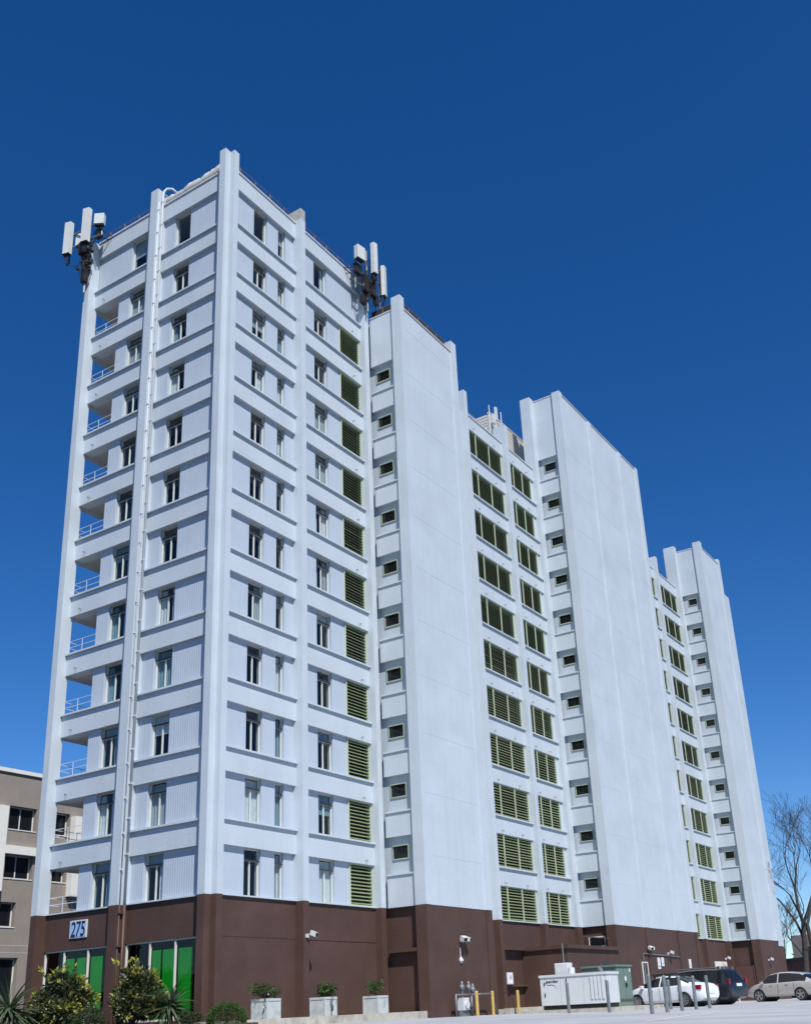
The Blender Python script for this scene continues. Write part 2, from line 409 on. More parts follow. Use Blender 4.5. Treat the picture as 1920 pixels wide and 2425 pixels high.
NSL = [0]; REST = MB()
def louvre(off, s0, s1, d, z0, z1, mull=(), individual=True):
    wd, ht, c = s1-s0, z1-z0, (s0+s1)/2; mw = Matrix.Translation((c, off+d, z0)); t = .05
    def fr():
        b = MB(); h2 = wd/2
        return b.box(-h2, -h2+t, 0, .16, 0, ht).box(h2-t, h2, 0, .16, 0, ht).box(-h2+t, h2-t, 0, .16, 0, t).box(-h2+t, h2-t, 0, .16, ht-t, ht).mesh('louvre', 'louvre_frame')
    o = link('louvre', shared(('lv', round(wd, 3), round(ht, 3)), fr), BLD, mw)
    link('backing', shared(('lb', round(wd, 3), round(ht, 3)), lambda: MB().box(-wd/2, wd/2, .30, .32, 0, ht).mesh('backing', 'interior')), o, mw)  # near-black sheet added behind the slats, painted shade for the cavity
    for mx in mull:
        link('mullion', shared(('lm', round(ht, 3)), lambda: MB().box(-.03, .03, -.02, .03, t, ht-t).mesh('mullion', 'louvre_frame')), o, Matrix.Translation((mx, off+d, z0)))
    n = 11; p = (ht-2*t)/n; l2 = wd/2-t
    for i in range(n):
        zc = z0+t+p*(i+.5)
        if individual and NSL[0] < 298:
            def sl(): return MB().obox((0, .085, 0), (l2, 0, 0), (0, .055, .042), (0, -.006, .008)).mesh('slat', 'louvre_green')
            link('slat', shared(('sl', round(wd, 3)), sl), o, Matrix.Translation((c, off+d, zc)) @ Matrix.Rotation(random.gauss(0, .05), 4, 'X') @ Matrix.Rotation(random.gauss(0, .002), 4, 'Y')); NSL[0] += 1
        else: REST.obox((c, off+d+.085, zc), (l2, 0, 0), (0, .055, .042), (0, -.006, .008))
    return o

def spout(F, s, z, m='galvanised'):
    a = F(s-.012, s+.012, -.13, .05, z-.012, z+.012); b = MB().box(*a); b2_ = F(s-.012, s+.012, -.13, -.105, z-.09, z-.012); b.box(*b2_)
    return b.build('drain_spout', m, BLD)

def floors(nf, z0=0.0, top=None):
    out = []
    for k in range(1, nf+1):
        zl = H*k+z0; zs = zl-OPEN
        if top and k == nf: zl, zs = top
        out.append((k, zs, zl))
    return out

def bay_bands(F, s0, s1, fl, ptop, p_over=0.10, depth=.5, base=ZB, e=0.0):
    """spandrel bands, sills and the bottom trim between two pilasters"""
    for i, (k, zs, zl) in enumerate(fl):
        ztop = fl[i+1][1] if i+1 < len(fl) else ptop
        fbox('spandrel', 'white_paint', F, s0, s1, 0, depth, zl, ztop-.075)
        if i+1 < len(fl): fbox('sill', 'white_paint', F, s0+.012, s1-.012, -p_over, depth, ztop-.075, ztop)
        else: fbox('parapet_cap', 'cap_metal', F, s0, s1, -.05, depth, ztop-.075, ztop)
    fbox('base_trim', 'white_paint', F, s0, s1, -.045, depth, base, fl[0][1])

# ---------------- wing one, street side (faces -y)
F1 = FB(0.0); FL1 = floors(12, 0, (33.27, 31.23)); FL1[-1] = (12, 31.23, 33.27)
bay_bands(F1, .27, 4.62, FL1, 34.28); bay_bands(F1, 4.97, 10.0, FL1, 34.28)
styl = {12: 2}
CB1 = {12: .1, 11: .1, 10: .42, 9: .9, 8: .1, 7: .1, 6: .1, 5: .5, 4: .1, 3: .1, 2: .7, 1: .1}
for k, zs, zl in FL1:
    st = styl.get(k, 0); z0, z1 = zs-.01, zl+.01
    panel('B', 0, .20, 1.76, .16, z0, z1); window('B', 0, 1.76, 2.70, .33, zs, zl, st, CB1[k])
    panel('B', 0, 2.70, 3.51, .16, z0, z1); window('B', 0, 3.51, 4.05, .33, zs, zl, 2 if k == 12 else 1)
    panel('B', 0, 4.05, 4.70, .16, z0, z1)
    panel('B', 0, 4.90, 6.28, .16, z0, z1); window('B', 0, 6.28, 7.32, .33, zs, zl, st)
    if k == 12: panel('B', 0, 7.32, 10.05, .16, z0, z1)
    else:
        panel('B', 0, 7.32, 8.32, .16, z0, z1); louvre(0, 8.32, 9.98, .10, zs, zl, ())
        spout(F1, 9.1+.25*random.random(), zl+.16)
# pilasters
def pil(x0, x1, y0, y1, z0, z1, m='white_paint', nm='pilaster'): return bx(nm, m, BLD, x0, x1, y0, y1, z0, z1)
pil(-.05, .27, -.22, .55, ZB, 35.08); pil(-.36, -.052, .06, .42, ZB, 35.12); pil(-.052, .45, .06, .42, ZB, 35.0)
pil(4.62, 4.97, -.37, .55, ZB, 34.36); pil(4.625, 4.965, -.365, .5, 34.36, 35.02, 'grey_concrete')
pil(10.0, 10.36, -.30, .55, ZB, 33.4)
# ---------------- wing one, entrance side (faces -x)
F2 = FA(0.0)
bay_bands(F2, .42, 4.45, FL1, 34.30); bay_bands(F2, 4.92, 9.06, FL1, 34.30)
CA1 = {12: .1, 11: .1, 10: .5, 9: .5, 8: .1, 7: .1, 6: .1, 5: .5, 4: .7, 3: .4, 2: .7, 1: .9}
for k, zs, zl in FL1:
    st = styl.get(k, 0); z0, z1 = zs-.01, zl+.01
    panel('A', 0, .40, 2.72, .15, z0, z1, .125); window('A', 0, 2.72, 3.74, .33, zs, zl, st, CA1[k]); panel('A', 0, 3.74, 4.50, .15, z0, z1, .125)
    panel('A', 0, 4.88, 5.66, .15, z0, z1, .125); window('A', 0, 5.66, 6.70, .33, zs, zl, st)
    if k == 12: panel('A', 0, 6.70, 9.10, .15, z0, z1, .125)
    else: panel('A', 0, 6.70, 7.46, .15, z0, z1, .125)
pil(-.43, .5, 4.45, 4.92, ZB, 35.05)
pil(-.45, .12, 9.06, 9.42, ZB, 34.2)
# loggias: ceiling slabs, inner walls, far side spandrels, rails
bx('loggia_wall', 'panel_paint', BLD, .42, 2.4, 7.30, 7.455, ZB, 31.2)
bx('loggia_wall', 'panel_paint', BLD, 2.4, 2.55, 7.30, 9.38, ZB, 34.2)
for k, zs, zl in FL1:
    if k < 12:
        bx('loggia_ceiling', 'ceiling_paint', BLD, .5, 2.4, 7.456, 9.1, zl+.004, zl+.26)
        bx('side_spandrel', 'white_paint', BLD, .12, 2.55, 9.1, 9.38, zl, zl+H-OPEN if k < 11 else 34.2)
        rl = MB()
        for zz in (zs+.36, zs+.64): rl.tube([(.14, 7.45, zz), (.14, 9.2, zz)], .014, 6)
        rl.tube([(.14, 8.28, zs-.02), (.14, 8.28, zs+.64)], .014, 6)
        for zz in (zs+.36, zs+.64): rl.tube([(.12, 9.15, zz), (2.45, 9.15, zz)], .014, 6)
        for xx in (1.3,): rl.tube([(xx, 9.15, zs-.05), (xx, 9.15, zs+.64)], .014, 6)
        rl.build('railing', 'pipe_white', BLD)
        spout(F2, 8.35, zl+.22)
bx('side_spandrel', 'white_paint', BLD, .12, 2.55, 9.1, 9.38, ZB-.0, FL1[0][1])
# interior: slabs and the dark core the windows look into
for k, zs, zl in FL1:
    bx('floor_slab', 'ceiling_paint', BLD, .5, 9.98, .5, 1.6, zl+.2, zl+.5)
    bx('floor_slab', 'ceiling_paint', BLD, .5, 1.6, 1.6, 7.29, zl+.2, zl+.5)
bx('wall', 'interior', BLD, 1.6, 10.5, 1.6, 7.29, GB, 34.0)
bx('wall', 'white_paint', BLD, 2.56, 10.5, 7.295, 9.38, GB, 34.0)
bx('roof', 'membrane', BLD, .45, 10.3, .45, 9.2, 33.9, 34.05)
# inner return of the window bays so light does not leak round corners
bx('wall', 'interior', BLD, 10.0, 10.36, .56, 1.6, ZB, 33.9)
# roof edge rails (rusty pipe) on both sides, dangling membrane on one bay
def rail(p0, p1, z0, z1, n, name='roof_rail', m='rust_metal'):
    b = MB(); p0, p1 = Vector(p0), Vector(p1)
    b.tube([(*p0.xy, z1), (*p1.xy, z1)], .017, 6)
    for i in range(n):
        q = p0.lerp(p1, (i+.5)/n); b.tube([(*q.xy, z0), (*q.xy, z1)], .022 if i % 2 else .036, 5)
    return b.build(name, m, BLD)
rail((.3, .25, 0), (4.6, .25, 0), 34.26, 34.95, 4); rail((5.0, .25, 0), (10.0, .25, 0), 34.26, 34.95, 5)
rail((.25, 4.95, 0), (.25, 9.1, 0), 34.26, 34.95, 4)
b = MB(); prev = None; rr = random.Random(11)
lo_ = [rr.random() for _ in range(60)]
for i in range(61):
    y = .44 + i*(4.0/60); f_ = i*.23; k_ = int(f_); h_ = lo_[k_]*(1-(f_-k_))+lo_[k_+1]*(f_-k_)
    top = 34.78 + .26*h_ + .05*rr.random() + .12*(1-i/60); bot = 34.30 + .10*lo_[(k_+20) % 60] - .03*rr.random()
    off = .05*h_ + .02*rr.random()
    ring = [(.05+off, y, bot), (.02+off*.5, y, (bot+top)/2), (.16+off, y, top), (.30+off, y, top-.03), (.30, y, bot)]
    s = len(b.v); b.v += ring
    if prev is not None:
        for j in range(5): b.face([prev+j, prev+(j+1) % 5, s+(j+1) % 5, s+j])
    prev = s
b.build('roof_membrane', 'membrane', BLD, smooth=True)
# down pipes in the angle of the middle pilaster
dp = MB(); dp.tube([(-.16, 4.36, ZB), (-.16, 4.36, 34.75), (-.14, 4.34, 35.0), (-.02, 4.28, 35.22), (.15, 4.1, 35.25), (.34, 3.9, 35.0)], .055, 8); dp.build('down_pipe', 'pipe_white', BLD, smooth=True)
MB().tube([(-.36, 4.40, ZB), (-.36, 4.40, 34.2)], .028, 6).build('down_pipe', 'pipe_white', BLD, smooth=True)
MB().tube([(-.16, 4.36, GB), (-.16, 4.36, ZB)], .055, 8).build('down_pipe', 'pipe_brown', BLD, smooth=True)
MB().tube([(-.36, 4.40, GB), (-.36, 4.40, ZB)], .028, 6).build('down_pipe', 'pipe_brown', BLD, smooth=True)
for i in range(24):
    z = 2.2 + i*1.37; link('pipe_bracket', shared('pbr', lambda: MB().box(-.41, -.31, 4.36, 4.452, 0, .05).box(-.22, -.10, 4.30, 4.452, .6, .64).mesh('pipe_bracket', 'pipe_white')), BLD, Matrix.Translation((0, 0, z)))
for z in (-.6, .6): MB().box(-.41, -.10, 4.33, 4.452, z, z+.06).build('pipe_bracket', 'pipe_brown', BLD)

# ---------------- brown ground floor, wing one
BW = .05
bx('base_wall', 'brown_paint', BLD, .1, 10.36, BW, .40, GB, ZB)
bx('base_wall_seam', 'brown_paint', BLD, .27, 4.62, BW-.012, BW+.02, -.49, -.455)
bx('base_wall_seam', 'brown_paint', BLD, 4.97, 10.0, BW-.02, BW+.02, -.50, -.455)
for (x0, x1, y0, y1) in ((-.045, .265, -.215, .5), (-.355, -.047, .065, .415), (-.047, .4, .065, .415), (4.625, 4.965, -.365, .5), (10.005, 10.355, -.295, .5), (-.425, .5, 4.455, 4.915), (-.445, .5, 9.065, 9.415)):
    bx('base_pilaster', 'brown_paint', BLD, x0, x1, y0, y1, GB, ZB-.002)
for (s0, s1, mull, greens) in ((.415, 4.455, (3.19, 1.89), ((1.05, 1.75), (2.0, 2.55), (2.65, 3.08))), (4.915, 9.065, (7.92, 6.55), ((5.75, 6.40), (6.70, 7.2), (7.35, 7.82)))):
    bx('base_wall', 'brown_paint', BLD, BW, 1.2, s0, s1, -.46, ZB-.001)
    bx('base_wall', 'brown_paint', BLD, BW, 1.2, s0, s1, GB, -3.25)
    wn = MB()
    wn.box(.12, .22, s0, s1, -.52, -.46).box(.12, .22, s0, s1, -3.25, -3.18)
    for yy in (s0+.02, *mull, s1-.02): wn.box(.10, .24, yy-.026, yy+.026, -3.18, -.52)
    wo_ = wn.build('storefront_window', 'window_frame', BLD)
    ys = sorted([s0+.055, s1-.055] + [q for m_ in mull for q in (m_-.035, m_+.035)])
    for a in range(0, len(ys), 2): bx('pane', 'glass_dark', wo_, .17, .18, ys[a], ys[a+1], -3.18, -.52)
    bx('backing', 'dim_interior', wo_, .75, .78, s0, s1, -3.25, -.46)
    for (a, c_) in greens: bx('green_panel', 'green_film', wo_, .158, .168, a, c_, -3.15, -.80)
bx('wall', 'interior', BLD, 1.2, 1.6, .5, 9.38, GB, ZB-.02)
bx('base_wall', 'brown_paint', BLD, .45, 2.56, 9.1, 9.38, GB, ZB-.003)

# ---------------- stair towers
def stair(px_, pil_y0, pil_y1, yin, yfr, xr, base, ptop, wtop, lint0, pitch, n, wy0, wy1, wdz, pil_w, recx=.20):
    """px_: x of the corner pilaster face; stair wall (faces -x) from yin to pil_y1, front wall at yfr to xr"""
    bp, wp = px_+.12, px_+.12+recx
    pil(px_, px_+pil_w, pil_y0, pil_y1, base, ptop)
    bx('wall', 'white_paint', BLD, px_+pil_w, xr, yfr+.03, yin+.62, base, wtop)
    bx('wall', 'block_paint', BLD, wp, px_+pil_w+.3, pil_y1, yin+.5, base, wtop-.02)
    prev = base
    for k in range(1, n+1):
        zl = lint0+pitch*k; zs = zl-1.62
        if k == 1 and zs-base < .3: zs = base+.06
        bx('spandrel', 'white_paint', BLD, bp, wp+.05, pil_y1, yin, prev, zs-.07)
        bx('sill', 'white_paint', BLD, bp-.06, wp+.05, pil_y1+.01, yin-.01, zs-.07, zs)
        prev = zl
        zt = zl-.36; zb_ = zt-.64
        wdw = MB(); t = .05
        wdw.box(wp-.05, wp+.02, wy0, wy0+t, zb_, zt).box(wp-.05, wp+.02, wy1-t, wy1, zb_, zt).box(wp-.05, wp+.02, wy0+t, wy1-t, zb_, zb_+t).box(wp-.09, wp+.02, wy0+t, wy1-t, zt-t, zt)
        o = wdw.build('window', 'stair_frame', BLD)
        bx('pane', 'car_glass', o, wp-.022, wp-.012, wy0+t, wy1-t, zb_+t, zt-t)
    bx('spandrel', 'white_paint', BLD, bp, wp+.05, pil_y1, yin, prev, wtop)
    bx('parapet_cap', 'cap_metal', BLD, bp-.03, bp+.25, pil_y1+.0, yin, wtop, wtop+.06)
    bx('parapet_cap', 'cap_metal', BLD, px_+pil_w, xr, yfr-.02, yfr+.3, wtop, wtop+.06)
    # brown base
    bx('base_pilaster', 'brown_paint', BLD, px_+.004, px_+pil_w+.05, pil_y0+.004, pil_y1-.004, GB, base-.002)
    bx('base_wall', 'brown_paint', BLD, px_+pil_w+.05, xr-.004, yfr+.045, 1.0, GB, base-.002)
    bx('base_wall', 'brown_paint', BLD, wp, px_+pil_w+.3, pil_y1, yin+.5, GB, base-.003)
# tower one
stair(10.38, -2.36, -1.80, -.30, -2.34, 16.05, ZB, 32.45, 31.75, 1.22, H, 10, -1.40, -.52, 0, .40)
pil(15.55, 16.08, -2.38, -1.6, ZB, 32.5); bx('base_pilaster', 'brown_paint', BLD, 15.555, 16.075, -2.355, -1.6, GB, ZB-.002)
bx('base_ledge', 'brown_paint', BLD, 10.42, 10.7, -1.80, -.30, -.95, -.80)
bx('wall', 'white_paint', BLD, 15.9, 16.04, -1.6, .6, ZB, 31.7)
for k in range(1, 12):
    bx('wall_seam', 'white_paint', BLD, 10.8, 15.54, -2.3145, -2.25, .3+H*k, .32+H*k)
    for (a_, c_) in ((30.6, 34.84), (35.36, 40.39), (40.96, 43.89)): bx('wall_seam', 'white_paint', BLD, a_, c_, -2.4745, -2.4, .3+2.9*k, .325+2.9*k)
# roof fence with dark mesh
def fence(p0, p1, z0, z1, n):
    b = MB(); p0, p1 = Vector(p0), Vector(p1)
    b.tube([(*p0.xy, z1), (*p1.xy, z1)], .025, 6)
    for i in range(n+1):
        q = p0.lerp(p1, i/n); b.tube([(*q.xy, z0), (*q.xy, z1)], .03, 5)
    o = b.build('roof_rail', 'rust_metal', BLD)
    d = (p1-p0).normalized()*.0; nrm = Vector((-(p1-p0).y, (p1-p0).x, 0)).normalized()*.012
    m_ = (p0+p1)/2; MB().obox((m_.x, m_.y, (z0+z1)/2), (p1-p0)/2, nrm, (0, 0, (z1-z0)/2-.03)).build('mesh_screen', 'mesh_black', o)
fence((10.95, -1.95, 0), (15.6, -1.95, 0), 31.78, 32.62, 5); fence((10.75, -1.75, 0), (10.75, -.3, 0), 31.78, 32.40, 2)
# tower two
stair(30.10, -2.53, -1.95, -.42, -2.50, 44.3, .82, 36.75, 36.62, 1.14, 2.80, 11, -1.66, -.76, 0, .45)
pil(29.62, 30.22, -.44, .3, .82, 36.75)
bx('base_pilaster', 'brown_paint', BLD, 29.63, 30.21, -.43, .3, GB, .818)
pil(34.85, 35.35, -2.56, -2.3, .82, 36.62); pil(40.4, 40.95, -2.56, -2.3, .82, 36.62); pil(43.9, 44.34, -2.56, -2.0, .82, 36.75)
for (a, c_) in ((34.85, 35.35), (40.4, 40.95), (43.9, 44.33)): bx('base_pilaster', 'brown_paint', BLD, a+.004, c_-.004, -2.53, -2.2, GB, .817)
# tower three
stair(57.2, -3.05, -2.38, -.75, -3.02, 62.75, .69, 34.98, 34.50, -.27, 2.77, 11, -2.03, -1.20, 0, .5)
pil(56.75, 57.32, -.80, .2, .69, 34.95); bx('base_pilaster', 'brown_paint', BLD, 56.76, 57.31, -.79, .2, GB, .687)
pil(62.3, 62.8, -3.07, -2.5, .69, 35.0)
# last wing, only its edge shows
bx('wall', 'white_paint', BLD, 62.82, 64.4, -2.98, 6, .30, 31.7); bx('base_wall', 'brown_paint', BLD, 62.82, 64.36, -2.95, 6, GB, .298)

# ---------------- wings two and three with louvred bays
def louvre_wing(y0, z0, base, ptop, piltop, pils, bays, xa, xb):
    F = FB(y0); fl = floors(11, z0)
    for (x0, x1) in pils:
        pil(x0, x1, y0-.30, y0+.55, base, piltop); bx('base_pilaster', 'brown_paint', BLD, x0+.004, x1-.004, y0-.295, y0+.5, GB, base-.002)
    for (x0, x1, l0, l1, mull, ind) in bays:
        bay_bands(F, x0, x1, fl, ptop, base=base, depth=.35)
        for k, zs, zl in fl:
            if l0-x0 > .1: fbox('panel', 'white_paint', F, x0, l0, .10, .35, zs-.01, zl+.01)
            if x1-l1 > .02: fbox('panel', 'white_paint', F, l1, x1, .10, .35, zs-.01, zl+.01)
            louvre(y0, l0, l1, .05, zs, zl, mull, ind)
            for q in (.2, .72): 
                if ind is not None: spout(F, l0+(l1-l0)*q+.2*random.random(), zl+.17)
    bx('wall', 'interior', BLD, xa, xb, y0+.4, 6.0, GB, ptop-.35)
    bx('roof', 'membrane', BLD, xa, xb, y0+.35, 6.0, ptop-.34, ptop-.28)
    bx('base_wall', 'brown_paint', BLD, xa, xb, y0+.05, y0+.39, GB, base-.003)
louvre_wing(-.2, -.12, .84, 31.13, 32.35, ((20.08, 20.45), (25.23, 25.66)),
            ((20.45, 25.23, 20.47, 25.12, (21.82, 23.48), True), (25.66, 29.62, 25.70, 29.22, (26.73, 27.96), True)), 16.1, 30.6)
fbox('wall', 'white_paint', FB(-.2), 16.1, 20.08, .1, .38, .84, 31.1)
louvre_wing(-.42, -.20, .73, 31.03, 32.1, ((51.42, 51.88),),
            ((46.9, 51.42, 47.5, 51.40, (48.8, 50.1), None), (51.88, 56.75, 52.1, 56.70, (53.65, 55.3), None)), 44.35, 57.6)
fbox('wall', 'white_paint', FB(-.42), 44.35, 46.9, .1, .38, .73, 31.0)
ro = REST.build('slat', 'louvre_green', BLD); ro['kind'] = 'stuff'
# back block so the wings join up
bx('wall', 'white_paint', BLD, 10.51, 64.3, 6.01, 9.38, GB, 31.0)
bx('wall', 'white_paint', BLD, 11.0, 16.0, .33, 6.0, 0, 31.0)
bx('wall', 'white_paint', BLD, 30.62, 44.2, .21, 6.0, 0, 31.0)
bx('wall', 'white_paint', BLD, 57.75, 62.6, -.12, 6.0, 0, 31.0)

# single-storey annex in front of wing two
bx('annex_wall', 'brown_paint', BLD, 22.9, 29.6, -2.78, -.16, GB, -.66)
bx('annex_roof', 'brown_paint', BLD, 22.78, 29.72, -2.92, -.16, -.66, -.47)
bx('annex_window', 'dark_metal', BLD, 27.35, 28.2, -2.79, -2.7, -1.9, -1.24)
bx('wall_canopy', 'brown_paint', BLD, 20.5, 22.78, -.46, -.16, -.62, -.47)
bx('wall_ledge', 'brown_paint', BLD, 20.7, 22.9, -.40, -.16, -2.40, -2.28)
MB().tube([(25.8, -2.4, -.48), (25.8, -2.4, .02), (29.4, -2.4, .02), (29.4, -2.4, -.48)], .03, 6).build('roof_pipe', 'pipe_brown', BLD)
# window low on the second tower, doors
wq = MB(); wq.box(30.34, 30.40, -1.75, -1.69, -.35, .25).box(30.34, 30.40, -.75, -.69, -.35, .25).box(30.34, 30.40, -1.69, -.75, -.35, -.29).box(30.34, 30.40, -1.69, -.75, .19, .25)
o = wq.build('window', 'window_frame', BLD); bx('pane', 'car_glass', o, 30.36, 30.37, -1.69, -.75, -.29, .19)
def door(x0, x1, y, z0, z1, m='door_brown'):
    f = MB().box(x0, x0+.07, y-.05, y+.03, z0, z1).box(x1-.07, x1, y-.05, y+.03, z0, z1).box(x0+.07, x1-.07, y-.05, y+.03, z1-.07, z1).build('door_frame', 'neighbour_frame' if m != 'brown_paint' else m, BLD)
    bx('door_leaf', m, f, x0+.07, x1-.07, y-.02, y+.02, z0, z1-.07); return f
d1 = door(33.7, 34.6, -2.46, -3.75, -1.2); bx('door_window', 'car_glass', d1, 34.1, 34.42, -2.49, -2.479, -2.5, -1.45)
bx('door_leaf', 'door_brown', BLD, 57.25, 57.4, -2.2, -.85, -3.9, -1.25)
bx('door_frame', 'pipe_brown', BLD, 57.2, 57.4, -2.32, -2.22, -3.9, -1.2)
sw = MB().box(53.6, 56.4, -.47, -.40, -1.2, -.85).box(53.6, 53.7, -.48, -.40, -3.8, -1.2).box(54.6, 54.7, -.48, -.40, -3.8, -1.2).box(55.5, 55.6, -.48, -.40, -3.8, -1.2).build('entrance_window', 'neighbour_frame', BLD)
bx('pane', 'car_glass', sw, 53.7, 56.4, -.45, -.44, -3.8, -1.2)
# cover wall of wing one at the loggia end and low roof screen on wing two
sc = MB()
for i in range(9):
    z = 33.0+i*.22
    sc.box(27.2, 33.0, 1.5, 1.53, z, z+.17)
for i in range(9):
    z = 33.0+i*.22; sc.box(27.2, 27.23, 1.53, 4.6, z, z+.17)
scr = sc.build('roof_screen', 'screen_beige', BLD); scr['kind'] = 'stuff'
sp = MB()
for x in (27.22, 29.2, 31.1, 32.9): sp.box(x-.05, x+.05, 1.54, 1.64, 30.7, 35.0)
sp.box(27.15, 33.05, 1.46, 1.66, 34.98, 35.06); sp.build('roof_screen_post', 'screen_beige', BLD)
rail((20.5, .4, 0), (25.2, .4, 0), 31.1, 32.05, 3, m='pipe_white')
bx('glass_screen', 'glass', BLD, 20.6, 23.4, .38, .39, 31.1, 32.0)
rail((26, .4, 0), (29.6, .4, 0), 31.1, 31.75, 4, m='rust_metal')
rail((52, .3, 0), (56.6, .3, 0), 31.0, 31.8, 3, m='cap_metal')
bx('roof_screen', 'mesh_black', BLD, 54.2, 56.7, .8, .86, 30.8, 33.3)

# ================================================================== THINGS FIXED TO THE BUILDING
def cable(b, p0, p1, sag, r=.018, n=7, side=(0, 0, 0)):
    p0, p1 = Vector(p0), Vector(p1); pts = []
    for i in range(n):
        t = i/(n-1); q = p0.lerp(p1, t) + Vector((0, 0, -sag*4*t*(1-t))) + Vector(side)*(4*t*(1-t)); pts.append(q)
    b.tube(pts, r, 5)
def antenna_panel(base, yaw, hgt, label, wd=.34, dp_=.2, tilt=0):
    t = thing('panel_antenna', label, 'antenna', base, yaw, 'mobile phone antennas on the roof edge')
    m = WM[t]
    b = MB(); p = [(-wd/2, 0), (-wd/2+.04, -dp_), (wd/2-.04, -dp_), (wd/2, 0)]; b.prism(p, 2, 0, hgt).build('radome', 'antenna_white', t, m)
    bk = MB().box(-.05, .05, .0, .10, .2, hgt-.2).tube([(0, .12, -.25), (0, .12, hgt-.1)], .045, 8); bk.build('mounting_pole', 'dark_metal', t, m)
    MB().box(-wd/2+.03, wd/2-.03, -dp_+.03, -.01, -.05, .005).build('end_cap', 'black_rubber', t, m)
    c = MB()
    rr = random.Random(int(base[2]*100))
    for i in range(4):
        x = -wd/2+.07+i*.07; cable(c, (x, -dp_*.5, -.04), (rr.uniform(-.1, .1), .12, -.30-.15*rr.random()), .30, .017)
    c.build('cable', 'black_rubber', t, m)
    return t
def radio(base, yaw, sz, label):
    t = thing('radio_unit', label, 'radio unit', base, yaw, 'radio units behind the antennas'); m = WM[t]
    a, b_, c = sz
    MB().box(-a/2, a/2, -b_/2, b_/2, 0, c).build('housing', 'antenna_white', t, m)
    f = MB()
    for i in range(6): f.box(-a/2+.03+i*(a-.06)/6, -a/2+.05+i*(a-.06)/6, b_/2, b_/2+.05, .03, c-.03)
    f.build('cooling_fin', 'dark_metal', t, m)
    MB().box(-a/2+.03, a/2-.03, -b_/2+.02, b_/2-.02, -.07, .003).build('connector_plate', 'black_rubber', t, m)
    return t
# group above the entrance side corner
def bracket(name, label, tubes, boxes, cables, loc):
    t = thing(name, label, 'antenna mount', loc); b = MB()
    for p in tubes: b.tube(p[0], p[1], 7)
    b.build('mount_frame', 'galvanised', t)
    k = MB()
    for q in boxes: k.box(*q)
    k.build('junction_box', 'black_rubber', t)
    c = MB()
    for q in cables: cable(c, *q)
    c.build('cable', 'black_rubber', t)
    rr = random.Random(int(abs(loc[0])*10)+3); k2 = MB(); k3 = MB(); cx0, cy0 = loc[0], loc[1]
    for _ in range(16):
        x, y, z = cx0+rr.uniform(-.45, .45), cy0+rr.uniform(-.5, .5)-(.1 if cy0 < 0 else 0), loc[2]+rr.uniform(1.0, 3.3); a = rr.uniform(.04, .11); h = rr.uniform(.06, .22)
        if cy0 > 0: x = -.55-abs(x+.62)
        (k2 if rr.random() < .7 else k3).box(x-a, x+a, y-a*.7, y+a*.7, z, z+h)
    for _ in range(14):
        p_ = (cx0+rr.uniform(-.4, .3), cy0+rr.uniform(-.45, .4), loc[2]+rr.uniform(1.6, 3.4)); q_ = (cx0+rr.uniform(-.2, .2), cy0+rr.uniform(-.2, .2), loc[2]+rr.uniform(.5, 1.8))
        cable(k2, p_, q_, rr.uniform(.05, .4), .018, 7, (rr.uniform(-.2, .2), rr.uniform(-.2, .2), 0))
    k2.build('cable_bundle', 'black_rubber', t); k3.build('clamp', 'galvanised', t); return t
bracket('antenna_mount', 'steel antenna mount with black cables on the pier above the balconies', [
    ([(-.62, 9.2, 30.9), (-.62, 9.2, 35.2)], .055), ([(-.75, 8.2, 33.9), (-.95, 10.75, 33.9)], .045), ([(-.75, 8.2, 34.7), (-.95, 10.75, 34.7)], .045),
    ([(-.44, 9.25, 33.9), (-.85, 9.25, 33.9)], .05), ([(-.44, 9.25, 31.6), (-.66, 9.2, 31.6)], .05), ([(-.44, 9.15, 32.8), (-.66, 9.2, 32.8)], .05), ([(-.6, 8.2, 34.0), (-.6, 8.25, 35.0)], .04)],
    [(-.95, -.65, 8.9, 9.5, 33.2, 33.9), (-.78, -.55, 9.05, 9.35, 31.5, 32.9), (-.7, -.45, 8.3, 8.6, 33.95, 34.45)],
    [((-.7, 8.3, 34.4), (-.7, 9.2, 33.4), .35, .022), ((-.75, 8.6, 34.3), (-.72, 9.4, 33.2), .5, .022), ((-.8, 10.4, 33.3), (-.7, 9.3, 33.0), .45, .022),
     ((-.7, 9.2, 33.2), (-.6, 9.2, 31.4), .1, .03, 7, (-.12, 0, 0)), ((-.62, 9.05, 33.3), (-.55, 9.15, 31.8), .1, .025, 7, (-.1, -.15, 0)), ((-.5, 8.3, 34.4), (.2, 8.0, 34.3), .1, .022), ((-.6, 8.5, 34.2), (.1, 8.3, 34.32), .15, .022)], (-.62, 9.2, 30.9))
antenna_panel((-1.0, 10.20, 33.42), R(-75), 1.95, 'tall white panel antenna hanging out furthest from the roof corner above balconies', .44, .22)
antenna_panel((-.98, 8.88, 33.55), R(-75), 2.05, 'tall white panel antenna next to the pier top above balconies', .44, .22)
radio((-.75, 8.25, 34.55), R(-60), (.50, .26, .62), 'white radio box beside the rusty roof rail above balconies')
radio((-.70, 9.80, 34.0), R(-70), (.30, .2, .75), 'slim white radio unit between two hanging antennas')
